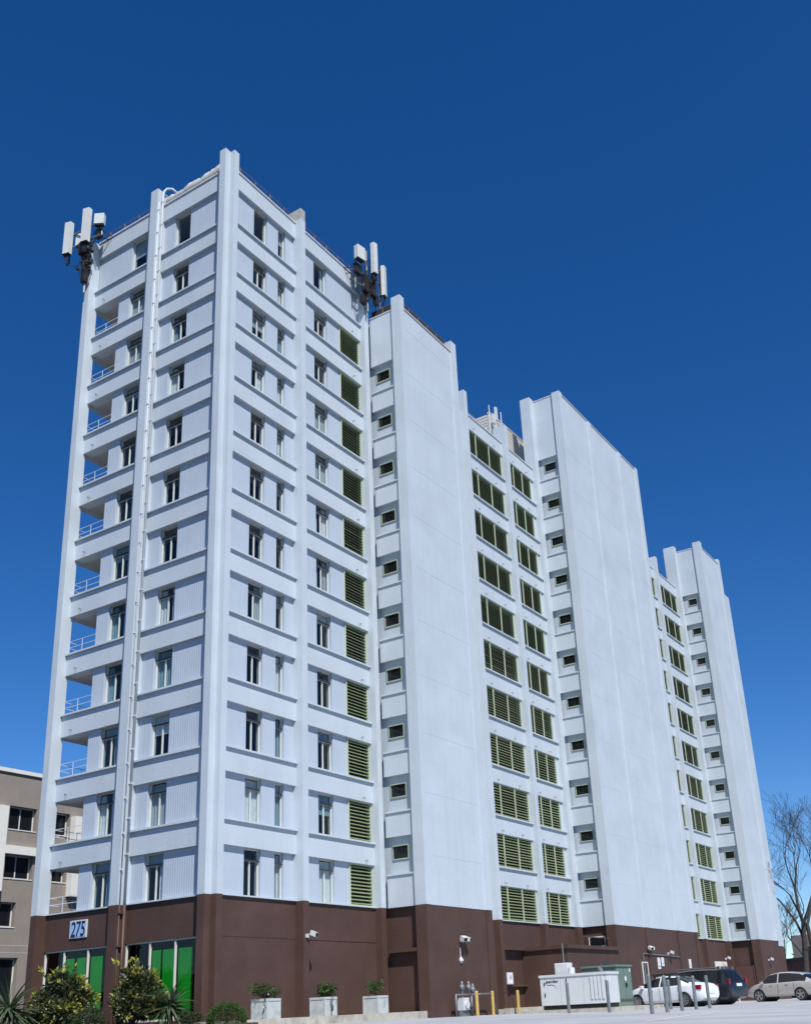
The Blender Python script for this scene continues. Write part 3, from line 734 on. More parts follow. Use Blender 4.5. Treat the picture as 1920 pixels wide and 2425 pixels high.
# group at the inner corner by tower one
bracket('antenna_mount', 'steel antenna mount with tangled black cables above the green louvres', [
    ([(10.0, -.55, 31.9), (10.0, -.55, 35.9)], .055), ([(9.0, -.45, 34.1), (10.95, -.85, 34.1)], .045), ([(9.1, -.45, 33.3), (10.95, -.85, 33.3)], .045), ([(10.15, -.28, 33.0), (10.0, -.56, 33.0)], .05),
    ([(10.15, -.28, 32.2), (10.0, -.56, 32.2)], .05), ([(10.85, -.8, 32.0), (10.85, -.8, 34.9)], .04), ([(10.85, -.8, 32.3), (10.75, -.5, 31.75)], .035), ([(9.15, -.4, 33.0), (9.15, -.4, 34.9)], .045), ([(9.15, -.4, 33.5), (9.3, .25, 34.2)], .04)],
    [(9.0, 9.45, -.62, -.38, 33.9, 34.5), (9.6, 9.95, -.75, -.45, 33.0, 34.1), (10.1, 10.45, -.85, -.55, 33.0, 33.9), (9.55, 9.9, -.6, -.35, 32.3, 32.8), (10.45, 10.7, -.8, -.6, 32.6, 33.2)],
    [((9.2, -.5, 34.5), (9.7, -.6, 33.2), .4, .022), ((9.3, -.45, 34.6), (9.9, -.6, 32.6), .3, .025, 7, (-.2, 0, 0)), ((10.1, -.9, 34.1), (10.0, -.6, 32.6), .2, .022, 7, (.2, 0, 0)), ((10.8, -.9, 33.1), (10.1, -.6, 32.8), .4, .02),
     ((9.0, -.4, 34.3), (8.4, .3, 34.35), .15, .025), ((9.0, -.42, 34.1), (8.7, .3, 34.3), .3, .022), ((9.7, -.55, 33.2), (10.3, -.7, 32.4), .35, .022), ((10.3, -.7, 33.0), (10.8, -.7, 31.9), .2, .02), ((9.15, -.5, 33.9), (9.6, -.5, 32.4), .3, .03)], (10.0, -.55, 31.9))
antenna_panel((10.08, -.95, 34.20), R(-8), 2.0, 'tall white panel antenna at the top of the tangled cables above green louvres', .36, .22)
antenna_panel((10.86, -.98, 33.22), R(10), 1.95, 'tall white panel antenna lower and closest to the stair tower parapet', .34, .2)
radio((9.12, -.75, 34.65), R(-10), (.56, .28, .82), 'white radio box with a dark slot beside the tall antenna above green louvres')

t = thing('roof_aerial', 'white rooftop aerial frame above the beige louvred screen', 'antenna', (27.0, 1.0, 31.0))
MB().tube([(27.0, 1.0, 30.75), (27.0, 1.0, 35.1)], .05, 7).tube([(26.2, 1.0, 34.0), (27.9, 1.0, 34.0)], .03, 6).tube([(26.2, 1.0, 30.75), (26.2, 1.0, 34.9)], .035, 6).tube([(27.9, 1.0, 30.75), (27.9, 1.0, 35.2)], .035, 6).build('mast', 'pipe_white', t)
MB().box(26.9, 27.12, .85, .98, 34.1, 35.1).build('panel', 'antenna_white', t); MB().box(26.4, 26.7, .8, .95, 33.6, 34.3).build('radio', 'antenna_white', t)
# house number
t = thing('house_number_sign', 'pale blue square sign with navy number 275 on brown wall', 'sign', (0.04, 7.08, -.06))
bx('plate', 'cap_metal', t, -.0, .052, 6.60, 7.57, -.06, .61)
bx('plate_face', 'sign_blue', t, -.012, -.001, 6.645, 7.525, -.015, .565)
def text_mesh(s, size, extr, shear=0.0, bold=0.0):
    cu = bpy.data.curves.new('lettering', 'FONT'); cu.body = s; cu.size = size; cu.extrude = extr; cu.shear = shear; cu.offset = bold
    cu.align_x = 'CENTER'; cu.align_y = 'BOTTOM'; o = bpy.data.objects.new('tmp', cu); COL.objects.link(o)
    me = bpy.data.meshes.new_from_object(o.evaluated_get(bpy.context.evaluated_depsgraph_get())); bpy.data.objects.remove(o); return me
for i, ch in enumerate('275'):
    me = text_mesh(ch, .80, .004, .10, .010); me.materials.append(MAT['sign_navy'])
    zc_ = [v_.co.y for v_ in me.vertices]; zo_ = .275-(min(zc_)+max(zc_))/2
    link('digit', me, t, Matrix.Translation((-.016, 7.355-.275*i, zo_)) @ Matrix.Rotation(-math.pi/2, 4, 'Z') @ Matrix.Rotation(math.pi/2, 4, 'X') @ Matrix.Diagonal((.70, 1, 1, 1)))

# wall floodlights
def flood(x, y, z, label, double=False):
    t = thing('floodlight', label, 'floodlight', (x, y, z), 0, 'floodlights on the brown wall')
    MB().box(x-.06, x+.06, y-.08, y+.02, z-.07, z+.07).build('junction_box', 'cap_metal', t)
    for s in ((-.17, .17) if double else (.12,)):
        b = MB(); b.tube([(x, y-.05, z), (x+s, y-.22, z+.06)], .025, 6); b.build('arm', 'galvanised', t)
        h = MB(); q = Vector((x+s, y-.26, z+.06)); ay = Vector((s*.25, -.11, -.05)); axx = Vector((.12, .04*(1 if s > 0 else -1), 0)); az = Vector((0, -.02, .085))
        h.obox(q, axx, ay, az).build('lamp_head', 'cap_metal', t)
        MB().obox(q+ay*1.02, axx*.8, ay*.03, az*.8).build('lens', 'glass_dark', t)
    return t
p = px(*R5(625, 1150), 1, -.45); flood(4.80, -.385, p.z, 'single square floodlight on the brown pilaster over the planters')
p = px(*R5(1585, 1180), 1, -2.36); l2_ = flood(p.x, -2.30, p.z, 'double floodlight on blank brown wall above gas meters', True)
p = px(*R7(815, 1262), 1, -2.6); flood(p.x, -2.46, p.z, 'floodlight on brown wall above the white notices')
p = px(*R7(690, 1235), 1, -2.6); flood(p.x, -2.46, p.z, 'double floodlight on brown wall above the service door', True)
p = px(*R7(1455, 1302), 1, -3.2); flood(p.x, -2.98, p.z, 'small floodlight on the farthest brown stair tower')
p = px(*R7(1180, 1295), 1, -.9); flood(p.x, -.73, p.z, 'floodlight over the far entrance window')
# camera dome below the double floodlight
c_ = thing('security_camera', 'small white dome camera hanging under the double floodlight', 'camera', (l2_.matrix_basis.translation.x-.15, -2.30, l2_.matrix_basis.translation.z-.85))
q = WM[c_].translation; MB().tube([(q.x, -2.33, q.z+.55), (q.x, -2.33, q.z+.1)], .015, 5).tube([(q.x, -2.33, q.z-.1), (q.x, -2.36, q.z), (q.x, -2.33, q.z+.14)], [.04, .10, .05], 8).build('dome', 'sign_white', c_)
# conduit and notices on tower two
cn = thing('wall_conduit', 'thin grey pipe running along the brown wall between floodlights', 'pipe', (36, -2.47, -.8))
MB().tube([(34.0, -2.50, -.72), (40.3, -2.50, -.84)], .035, 6).tube([(34.0, -2.50, -.74), (34.0, -2.50, -3.6)], .03, 6).build('pipe', 'galvanised', cn)
for i, (a, b_, zt, zb_, lb) in enumerate(((36.35, 36.75, -.93, -1.60, 'tall white notice on brown wall, beside a shorter one'), (37.0, 37.4, -.91, -1.42, 'short white notice on brown wall next to the tall one'), (42.0, 42.4, -.95, -1.52, 'lone white notice on brown wall beyond the conduit'))):
    t = thing('wall_notice', lb, 'sign', (a, -2.46, zb_)); bx('plate', 'plate_white', t, a, b_, -2.485, -2.45, zb_, zt); bx('print', 'curtain_grey', t, a+.06, b_-.06, -2.49, -2.486, zb_+.12, zb_+.2)
# meter cabinet on wing two
t = thing('meter_cabinet', 'white electric meter cabinet on brown wall ledge', 'cabinet', (20.8, -.3, -2.28))
bx('housing', 'plate_white', t, 20.52, 21.08, -.52, -.2, -2.28, -1.72); bx('dial', 'curtain_grey', t, 20.72, 20.9, -.54, -.521, -2.02, -1.86); bx('door', 'sign_white', t, 20.56, 21.04, -.53, -.521, -2.25, -2.08)

# ================================================================== NEIGHBOURING BUILDING
NY = 41.0                                                      # 3.6 m office storeys put its front about 32 m behind the tower
NB = thing('office_building', 'taupe office building with dark windows and white columns', 'building', (22, NY, -3.4))
def nwin(x0, x1, z0, z1, split=True):
    f = MB(); t = .09
    f.box(x0, x0+t, NY+.38, NY+.48, z0, z1).box(x1-t, x1, NY+.38, NY+.48, z0, z1).box(x0+t, x1-t, NY+.38, NY+.48, z0, z0+t).box(x0+t, x1-t, NY+.38, NY+.48, z1-t, z1)
    if split: f.box((x0+x1)/2-.04, (x0+x1)/2+.04, NY+.39, NY+.47, z0+t, z1-t)
    o = f.build('window', 'neighbour_frame', NB); bx('pane', 'car_glass', o, x0+t, x1-t, NY+.425, NY+.435, z0+t, z1-t)
    bx('sill', 'neighbour_frame', o, x0-.02, x1+.02, NY-.05, NY+.38, z0-.07, z0)
COLX = [6.14, 13.07, 19.93, 26.8, 33.7, 40.7]; xa, xb = 2.2, 44.4
def hstrip(z0, z1): bx('wall', 'taupe', NB, xa, xb, NY, NY+.5, z0, z1)
def wrow(ops, z0, z1, split=True):                             # one storey: wall piers between window openings
    prev = xa
    for (a, b_) in ops:
        if a > prev: bx('wall', 'taupe', NB, prev, a, NY, NY+.5, z0, z1)
        nwin(a, b_, z0, z1, split); prev = b_
    bx('wall', 'taupe', NB, prev, xb, NY, NY+.5, z0, z1)
pairs = sorted([(c_+a, c_+b_) for c_ in COLX for (a, b_) in ((-2.7, -.5), (.86, 3.28))])
hstrip(12.58, 15.04); wrow(pairs, 10.85, 12.58); hstrip(8.98, 10.85); wrow(pairs, 7.26, 8.98); hstrip(5.55, 7.26)
wrow([(c_+.78, c_+2.12) for c_ in COLX], 3.80, 5.55, False); hstrip(1.67, 3.80)
wrow([(c_-.63, c_+2.7) for c_ in COLX], -2.41, 1.67); hstrip(-4.6, -2.41)
for zz in (2.0, 2.5): bx('wall_groove', 'curtain_grey', NB, xa, xb, NY-.004, NY+.001, zz, zz+.04)
for c_ in COLX:
    bx('column', 'neighbour_white', NB, c_-.38, c_+.40, NY-.57, NY+.02, 6.22, 12.40)
    bx('ledge', 'neighbour_white', NB, c_-3.28, c_-.38, NY-.38, NY+.02, 8.98, 9.59); bx('ledge', 'neighbour_white', NB, c_+.40, c_+3.50, NY-.38, NY+.02, 8.98, 9.59)
bx('parapet_cap', 'neighbour_white', NB, xa-.1, xb+.1, NY-.15, NY+.6, 15.04, 15.33)
bx('wall', 'interior', NB, xa, xb, NY+.9, NY+16, -4.6, 15.0)

# ================================================================== OBJECTS ON THE LOT
def planter(x0, y0, label):
    t = thing('planter', label, 'planter', (x0+.35, y0+.35, -3.34), 0, 'stone planters on the raised walk'); z0, z1 = -3.345, -2.70
    b = MB(); W_ = .70
    b.box(x0, x0+W_, y0, y0+.07, z0, z1).box(x0, x0+W_, y0+W_-.07, y0+W_, z0, z1).box(x0, x0+.07, y0+.07, y0+W_-.07, z0, z1).box(x0+W_-.07, x0+W_, y0+.07, y0+W_-.07, z0, z1).build('box', 'planter_stone', t)
    r = MB(); r.box(x0-.02, x0+W_+.02, y0-.02, y0+.06, z1-.06, z1+.02).box(x0-.02, x0+.06, y0+.06, y0+W_+.02, z1-.06, z1+.02).box(x0+W_-.06, x0+W_+.02, y0+.06, y0+W_+.02, z1-.06, z1+.02).box(x0+.06, x0+W_-.06, y0+W_-.06, y0+W_+.02, z1-.06, z1+.02).build('rim', 'planter_stone', t)
    for c in ((x0-.015, x0+.035, y0-.015, y0+.035), (x0+W_-.035, x0+W_+.015, y0-.015, y0+.035), (x0-.015, x0+.035, y0+W_-.035, y0+W_+.015)): bx('corner_post', 'planter_stone', t, *c, z0, z1-.06)
    bx('soil', 'soil', t, x0+.05, x0+W_-.05, y0+.05, y0+W_-.05, z0+.1, z1-.05); return t
def leaves(b, pts, size, rr, flat=.5, mi=0, aspect=.45):
    """small bent leaf blades at the given points, pointing outwards along the given normals"""
    for p, nrm in pts:
        d = (nrm + Vector((rr.uniform(-1, 1), rr.uniform(-1, 1), rr.uniform(-.6, 1)))*flat).normalized()
        s = d.cross(Vector((rr.uniform(-1, 1), rr.uniform(-1, 1), rr.uniform(-1, 1)))).normalized(); L_ = size*rr.uniform(.7, 1.35); W_ = L_*aspect
        up_ = d.cross(s); p = Vector(p); q = p+d*L_*.5+up_*L_*.08
        i = len(b.v); b.v += [tuple(p), tuple(q-s*W_*.5), tuple(p+d*L_), tuple(q+s*W_*.5)]; b.cur = mi; b.face([i, i+1, i+2, i+3])
def blob_points(n, c, rad, rr, shell=.55):
    out = []
    for _ in range(n):
        d = Vector((rr.gauss(0, 1), rr.gauss(0, 1), rr.gauss(0, 1))).normalized(); r = (shell+(1-shell)*rr.random())
        out.append((Vector(c)+Vector((d.x*rad[0], d.y*rad[1], d.z*rad[2]))*r, d))
    return out
spots = [(1.12, 'square stone planter on the raised walk closest to the building corner'), (4.34, 'square stone planter on the raised walk below the single floodlight'), (7.70, 'square stone planter on the raised walk closest to the stair tower')]
for i, (x0, lb) in enumerate(spots): planter(x0, -1.6, lb)
def potplant(c, rad, n, size, label, seed, droop=None, mats=('leaf_dark', 'leaf_box')):
    rr = random.Random(seed); t = thing('potted_shrub', label, 'plant', (c[0], c[1], -2.78), 0, 'plants in the stone planters'); b = MB()
    for j in range(9):
        cc = Vector(c)+Vector((rr.uniform(-.6, .6)*rad[0], rr.uniform(-.6, .6)*rad[1], rr.uniform(-.35, .5)*rad[2]))
        leaves(b, blob_points(n//9, cc, [q*.5 for q in rad], rr), size, rr, .8, 0 if j % 3 else 1)
    if droop:
        for k in range(14):
            q = Vector((c[0]+droop+rr.uniform(-.06, .06), c[1]-.42, -2.66-k*.035)); leaves(b, [(q, Vector((0, -.4, -1)))], size, rr, .4, 0)
    b.build('foliage', list(mats), t, fix=False)
    s = MB()
    for j in range(6): s.tube([(c[0]+rr.uniform(-.08, .08), c[1]+rr.uniform(-.08, .08), -2.80), (c[0]+rr.uniform(-.6, .6)*rad[0], c[1]+rr.uniform(-.6, .6)*rad[1], c[2]+rad[2]*.4)], [.018, .006], 5)
    s.build('stem', 'bark', t)
potplant((1.42, -1.25, -2.42), (.62, .40, .30), 620, .11, 'spreading dark leafy shrub spilling over the planter by the corner', 1, -.55)
potplant((4.66, -1.25, -2.42), (.48, .38, .30), 480, .13, 'low leafy shrub with a trailing shoot in the middle planter', 2, -.05)
potplant((8.02, -1.25, -2.40), (.38, .36, .32), 620, .09, 'compact round green shrub in the planter by the stair tower', 3, None, ('leaf_box', 'leaf_dark'))

def bollard(x, y, h, r, m, label, group, cat='bollard'):
    z = gz(x, y); t = tag(MB().tube([(x, y, z-.1), (x, y, z+h-.03), (x, y, z+h)], [r, r, r*.75], 12).build('bollard', m, smooth=False), label, cat, group); return t
for i, (x, y, h) in enumerate(((3.74, -14.54, 1.13), (6.16, -14.11, 1.13), (8.97, -13.59, 1.15), (11.8, -13.11, 1.18), (13.47, -13.06, 1.2), (14.7, -11.05, 1.12))):
    bollard(x, y, h, .062, 'galvanised', 'slim grey steel bollard set back behind the row, close to the sedan' if i == 5 else 'slim grey steel bollard standing in front of the parked white sedan', 'grey bollards before the white sedan')
for (u_, rg, lb) in ((180, 44.5, 'slim grey steel bollard in front of the lettered end of the generator'), (435, 42.0, 'slim grey steel bollard in front of the vented end of the generator')):
    q = pr(*R7(u_, 1638), rg); bollard(q.x, q.y, 1.16, .065, 'galvanised', lb, 'grey bollards before the generator')
for (x, y, lb) in ((12.71, -3.21, 'yellow bollard right beside the gas meters'), (14.66, -2.88, 'yellow bollard between two others on the brown wall'), (16.15, -3.35, 'yellow bollard next to the low kerb')):
    bollard(x, y, 1.0, .07, 'yellow_paint', lb, 'yellow bollards guarding the gas meters')

# gas meter set
t = thing('gas_meter', 'grey gas meter manifold with pipes and regulators against brown wall', 'gas meter', (12.3, -2.7, -3.65))
y = -2.75
def gx(u): return px(*RY(u, 850), 1, y).x
def gzv(u, v): return px(*RY(u, v), 1, y).z
b = MB(); zt = gzv(250, 745); zb_ = gz(12, y)-.05; x0, x1, x2 = gx(170), gx(260), gx(380)
b.tube([(x0, y, zb_), (x0, y, zt), (x2+.1, y, zt)], .045, 8).tube([(x2, y, zt), (x2, y, zb_)], .045, 8)
b.tube([(x1, y, zt-.25), (x1, y, zt+.45)], .04, 8).tube([(gx(350), y, zt), (gx(350), y, zt+.45)], .04, 8)
b.tube([(x2, y, zt), (gx(630), y-.02, zt+.02), (gx(700), y-.1, gz(14, y)-.02)], .035, 8); b.build('pipework', 'galvanised', t, smooth=True)
for (xx, zz) in ((x1, zt+.3), (gx(350), zt+.3), (gx(405), zt+.2)): MB().tube([(xx, y-.10, zz), (xx, y-.05, zz), (xx, y+.05, zz), (xx, y+.1, zz)], [.05, .13, .13, .05], 12).tube([(xx, y, zz), (xx, y, zz+.25)], [.07, .04], 8).build('regulator', 'galvanised', t, smooth=True)
mb = MB(); mb.box(gx(220), gx(300), y-.18, y+.12, zt-.62, zt-.12); mb.tube([(gx(260), y-.18, zt-.4), (gx(260), y-.26, zt-.4)], .16, 14); mb.build('meter_body', 'cap_metal', t)
MB().box(gx(215), gx(310), y-.10, y+.06, zt-1.2, zt-.62).build('stand', 'galvanised', t)

# generator
GX, GY0, GY1, GZ = 14.75, -8.35, -5.25, -3.50
pd_ = bx('generator_pad', 'kerb_concrete', None, GX-.75, 19.6, GY0-.55, -4.6, -4.2, GZ-.06); tag(pd_, None, None, kind='structure')
t = thing('generator', 'long pale grey standby generator with vertical vents on a concrete pad', 'generator', (GX+.6, -6.8, GZ-.06))
bx('fuel_base', 'black_rubber', t, GX+.06, GX+1.18, GY0+.05, GY1-.05, GZ-.065, GZ+.12)
en = bx('enclosure', 'generator_paint', t, GX, GX+1.25, GY0, GY1, GZ+.12, GZ+1.26)
bx('roof', 'generator_paint', t, GX-.04, GX+1.29, GY0-.04, GY1+.04, GZ+1.26, GZ+1.36)
for yy in (-7.28, -6.22): bx('panel_joint', 'curtain_grey', t, GX-.006, GX+.001, yy-.006, yy+.006, GZ+.13, GZ+1.25)
for i in range(4):
    yy = GY0+.14+i*.17; o = bx('vent', 'generator_paint', t, GX-.035, GX+.001, yy, yy+.09, GZ+.30, GZ+1.20); bx('slot', 'galvanised', o, GX-.012, GX-.004, yy+.092, yy+.105, GZ+.30, GZ+1.20)  # each thin grey slot strip is a painted shading line beside the raised rib
for (yy, zz) in ((-5.45, 1.0), (-5.45, .55), (-6.5, 1.1)): bx('latch', 'dark_metal', t, GX-.03, GX, yy-.02, yy+.02, GZ+zz-.07, GZ+zz+.07)
MB().tube([(GX+.5, -6.55, GZ+1.34), (GX+.5, -6.55, GZ+1.62)], .15, 14).build('exhaust_stack', 'generator_paint', t)
MB().tube([(GX+.6, -7.9, GZ+1.34), (GX+.6, -7.9, GZ+1.45), (GX+.75, -7.75, GZ+1.52)], .08, 8).build('exhaust_pipe', 'galvanised', t)
me = text_mesh('guardian', .17, .003, .25, .004); me.materials.append(MAT['dark_metal'])
link('lettering', me, t, Matrix.Translation((GX-.004, -5.80, GZ+1.0)) @ Matrix.Rotation(-math.pi/2, 4, 'Z') @ Matrix.Rotation(math.pi/2, 4, 'X'))
sw = MB(); pts = [(-.32, -.02), (-.05, .0), (.15, -.03), (.33, -.18)]
for i in range(3):
    (a, b_), (c, d) = pts[i], pts[i+1]; sw.quad((GX-.004, -5.80-a*.7, GZ+.94+b_), (GX-.004, -5.80-c*.7, GZ+.94+d), (GX-.004, -5.80-c*.7, GZ+.94+d+.03-.008*i), (GX-.004, -5.80-a*.7, GZ+.94+b_+.03))
sw.build('logo_swoosh', 'dark_metal', t, fix=False)
# disconnect cabinet with conduit standing behind the generator
t = thing('disconnect_cabinet', 'small grey electrical cabinet with a conduit rising above the generator', 'cabinet', (16.5, -5.3, GZ-.06))
bx('housing', 'plate_white', t, 16.3, 16.75, -5.9, -5.25, -2.35, -1.62); bx('door', 'cap_metal', t, 16.285, 16.301, -5.86, -5.29, -2.31, -1.66); bx('stand', 'galvanised', t, 16.42, 16.6, -5.7, -5.45, GZ-.07, -2.34)
MB().tube([(16.5, -5.62, -1.65), (16.5, -5.62, -.78)], .03, 6).build('conduit', 'galvanised', t)
# transformer
t = thing('transformer', 'green pad-mounted transformer cabinet with double doors', 'transformer', (18.3, -6.8, GZ-.06))
bx('base', 'transformer_green', t, 17.5, 19.35, -7.55, -6.05, GZ-.065, GZ+.20); bx('tank', 'transformer_green', t, 17.55, 19.3, -7.60, -6.0, GZ+.20, GZ+1.62); bx('lid', 'transformer_green', t, 17.48, 19.37, -7.68, -5.95, GZ+1.62, GZ+1.70)
for (a, b_) in ((17.6, 18.40), (18.43, 19.25)): bx('door', 'transformer_green', t, a, b_, -7.625, -7.59, GZ+.25, GZ+1.57)
bx('handle', 'black_rubber', t, 18.5, 18.62, -7.68, -7.62, GZ+.75, GZ+.92); bx('label_plate', 'plate_white', t, 18.48, 18.66, -7.632, -7.62, GZ+1.02, GZ+1.2); bx('warning_label', 'plate_white', t, 19.08, 19.2, -7.632, -7.62, GZ+1.4, GZ+1.55)

# ------------------------------------------------------------------ cars
def interp(tab, x):
    for (a, va), (b_, vb) in zip(tab, tab[1:]):
        if a <= x <= b_:
            k = (x-a)/(b_-a) if b_ > a else 0
            return va+(vb-va)*k
    return tab[0][1] if x < tab[0][0] else tab[-1][1]
def car(name, label, cat, loc, heading, spec):
    z = gz(*loc); rz = math.atan2(heading[1], heading[0])
    t = thing(name, label, cat, (loc[0], loc[1], z), rz); m = WM[t]
    L_, W_ = spec['L'], spec['W']; top, bot, belt, wid, rw = spec['top'], spec['bot'], spec['belt'], spec['wid'], spec['roofw']
    X = sorted(set([round(q, 3) for q in list(spec['stations'])+[v_ for a_ in spec['side'] for v_ in a_]+list(spec['front'])+list(spec['rear'])])); b = MB(); ringn = None; rings = []
    for x in X:
        zt_, zb0, zbelt, w_ = interp(top, x), interp(bot, x), interp(belt, x), interp(wid, x)*W_/2
        zb2 = min(zbelt, zt_-.015); rwid = interp(rw, x)*W_/2
        half = [(0, zb0), (w_*.86, zb0), (w_*.985, zb0+.12), (w_, zb0+(zb2-zb0)*.5), (w_*.985, zb2-.07), (w_*.955, zb2), (min(rwid, w_*.955), max(zt_-.07, zb2+.004)), (min(rwid, w_*.955)*.86, max(zt_-.022, zb2+.008)), (rwid*.45, zt_), (0, zt_+.004)]
        ring = [(x, p[0], p[1]) for p in half] + [(x, -p[0], p[1]) for p in half[-2:0:-1]]
        rings.append(len(b.v)); b.v += ring; ringn = len(ring)
    for i in range(len(X)-1):
        for k in range(ringn): b.face([rings[i]+k, rings[i]+(k+1) % ringn, rings[i+1]+(k+1) % ringn, rings[i+1]+k])
    b.face([rings[0]+k for k in range(ringn)]); b.face([rings[-1]+k for k in range(ringn)][::-1])
    body = b.build('body', spec['paint'], t, m, smooth=True)
    # wheel arches cut out of the body
    wr = spec['wr']; cut = MB()
    for wx in spec['wheels']: cut.tube([(wx, -W_, wr*.98), (wx, W_, wr*.98)], wr*1.13, 28)
    co = cut.build('cutter', spec['paint'], None, m)
    mod = body.modifiers.new('b', 'BOOLEAN'); mod.operation = 'DIFFERENCE'; mod.object = co; mod.solver = 'EXACT'
    bpy.context.view_layer.update()
    me = bpy.data.meshes.new_from_object(body.evaluated_get(bpy.context.evaluated_depsgraph_get())); body.modifiers.clear(); body.data = me
    bpy.data.objects.remove(co)
    me.polygons.foreach_set('use_smooth', [True]*len(me.polygons))
    bpy.context.view_layer.update()
    es = body.modifiers.new('split', 'EDGE_SPLIT'); es.split_angle = R(38)
    for wx in spec['wheels']: MB().tube([(wx, -W_*.36, wr), (wx, W_*.36, wr)], wr*1.1, 18).build('wheel_well', 'black_rubber', t, m)
    n2 = len(half)
    def glass(nm, cells, off=.006):
        gb = MB()
        for (i, k) in cells:
            vs = [Vector(b.v[rings[i]+k]), Vector(b.v[rings[i]+(k+1) % ringn]), Vector(b.v[rings[i+1]+(k+1) % ringn]), Vector(b.v[rings[i+1]+k])]
            nrm = (vs[1]-vs[0]).cross(vs[3]-vs[0])
            if nrm.length < 1e-9: nrm = Vector((0, 0, 1))
            nrm.normalize(); c_0 = sum(vs, Vector())/4
            if nrm.dot(c_0-Vector((c_0.x*.6, 0, .7))) < 0: nrm = -nrm
            gb.quad(*[v_+nrm*off for v_ in vs])
        if gb.v: return gb.build(nm, 'car_glass', t, m, smooth=True)
    for (xa_, xb_) in spec['side']:
        for sidek in (5, ringn-6): glass('side_window', [(i, sidek) for i in range(len(X)-1) if X[i] >= xa_-.001 and X[i+1] <= xb_+.001])
    for nm, (xa_, xb_) in (('windscreen', spec['front']), ('rear_window', spec['rear'])):
        glass(nm, [(i, k) for i in range(len(X)-1) if X[i] >= xa_-.001 and X[i+1] <= xb_+.001 for k in range(6, ringn-6)])
    for wx in spec['wheels']:
        for s in (-1, 1):
            yo = s*(W_/2-.01); wh = MB().tube([(wx, yo-s*.20, wr), (wx, yo-s*.18, wr), (wx, yo-s*.03, wr), (wx, yo, wr)], [wr*.9, wr, wr, wr*.93], 24).build('wheel', 'tyre', t, m, smooth=False)
            rm = MB(); rm.tube([(wx, yo+s*.004, wr), (wx, yo+s*.010, wr)], wr*.66, 20)
            MB().tube([(wx, yo-s*.02, wr), (wx, yo+s*.004, wr)], wr*.70, 20).build('rim_back', 'dark_metal', wh, m)
            sp_ = MB(); ns = spec.get('spokes', 5)
            for q in range(ns):
                a = 2*math.pi*q/ns+.3; d = Vector((math.cos(a), 0, math.sin(a))); e = Vector((-d.z, 0, d.x))
                sp_.obox(Vector((wx, yo+s*.012, wr))+d*wr*.35, d*wr*.33, e*wr*(.10 if ns < 8 else .06), Vector((0, .012, 0)))
            sp_.tube([(wx, yo+s*.0, wr), (wx, yo+s*.022, wr)], wr*.14, 10)
            kk = 24; base_i = len(sp_.v)
            for q in range(kk):
                a = 2*math.pi*q/kk
                for rr_ in (wr*.63, wr*.72): sp_.v.append((wx+math.cos(a)*rr_, yo+s*.014, wr+math.sin(a)*rr_))
            for q in range(kk):
                q2 = (q+1) % kk; sp_.face([base_i+2*q, base_i+2*q+1, base_i+2*q2+1, base_i+2*q2])
            sp_.build('rim', 'rim', wh, m)
    for s in (-1, 1):
        if 'tail' in spec:
            x0_, z0_, z1_ = spec['tail']; ww = interp(wid, x0_)*W_/2
            MB().obox((x0_, s*(ww-.05), (z0_+z1_)/2), (spec.get('taill', .13)*.75, 0, 0), (0, .065, 0), (0, 0, (z1_-z0_)/2)).build('tail_light', 'tail_red', t, m)
        mx_ = spec['mirror']; ww = interp(wid, mx_)*W_/2
        MB().obox((mx_, s*(ww+.08), interp(belt, mx_)+.06), (.06, 0, 0), (0, .10, 0), (0, 0, .07)).build('door_mirror', spec['paint'], t, m)
        for hx in spec['handles']: MB().obox((hx, s*(interp(wid, hx)*W_/2-.005), interp(belt, hx)-.13), (.09, 0, 0), (0, .022, 0), (0, 0, .018)).build('door_handle', spec.get('trim', spec['paint']), t, m)
        for sx in spec['seams']:
            ww = interp(wid, sx)*W_/2; MB().obox((sx, s*(ww+.0005), (interp(bot, sx)+interp(belt, sx))/2+.04), (.005, 0, 0), (0, .004, 0), (0, 0, (interp(belt, sx)-interp(bot, sx))/2-.10)).build('door_seam', 'black_rubber', t, m)
    x_r = -L_/2; MB().obox((x_r-.0, 0, spec['platez']), (.02, 0, 0), (0, .26, 0), (0, 0, .07)).build('number_plate', 'plate_white', t, m)
    return t, m
def rng_(a, b_, n): return [a+(b_-a)*i/n for i in range(n+1)]
sedan = dict(L=4.5, W=1.76, paint='car_white', wr=.32, wheels=(-1.30, 1.36), spokes=10,
    stations=rng_(-2.25, -2.0, 3)+rng_(-2.0, -1.45, 4)+rng_(-1.45, -.75, 4)+[-.62, -.58, -.3, 0, .05, .12, .35]+rng_(.35, 1.45, 6)+rng_(1.45, 2.1, 4)+[2.18, 2.25],
    top=[(-2.25, .80), (-2.18, .98), (-1.95, 1.045), (-1.5, 1.075), (-.75, 1.385), (-.3, 1.425), (.1, 1.43), (.35, 1.39), (1.45, .97), (2.0, .80), (2.18, .68), (2.25, .55)],
    bot=[(-2.25, .36), (-2.0, .22), (2.0, .20), (2.25, .30)], belt=[(-2.25, .86), (-1.5, .98), (.9, .91), (1.45, .90), (2.25, .55)],
    wid=[(-2.25, .78), (-2.1, .90), (-1.5, .98), (0, 1), (1.5, .97), (2.05, .86), (2.25, .66)], roofw=[(-2.25, .6), (-1.5, .72), (-.75, .66), (0, .68), (.35, .68), (1.45, .80), (2.25, .5)],
    side=((-.98, -.02), (.05, 1.05)), front=(.35, 1.35), rear=(-1.45, -.75), tail=(-2.06, .74, .94), taill=.17, mirror=.95, handles=(-.45, .45), seams=(-1.0, .02, 1.08), platez=.62)
tS, mS = car('parked_sedan', 'white sedan with roof rack parked behind the grey bollards', 'car', (23.0, -8.0), (.22, .975), sedan)
rk = MB()
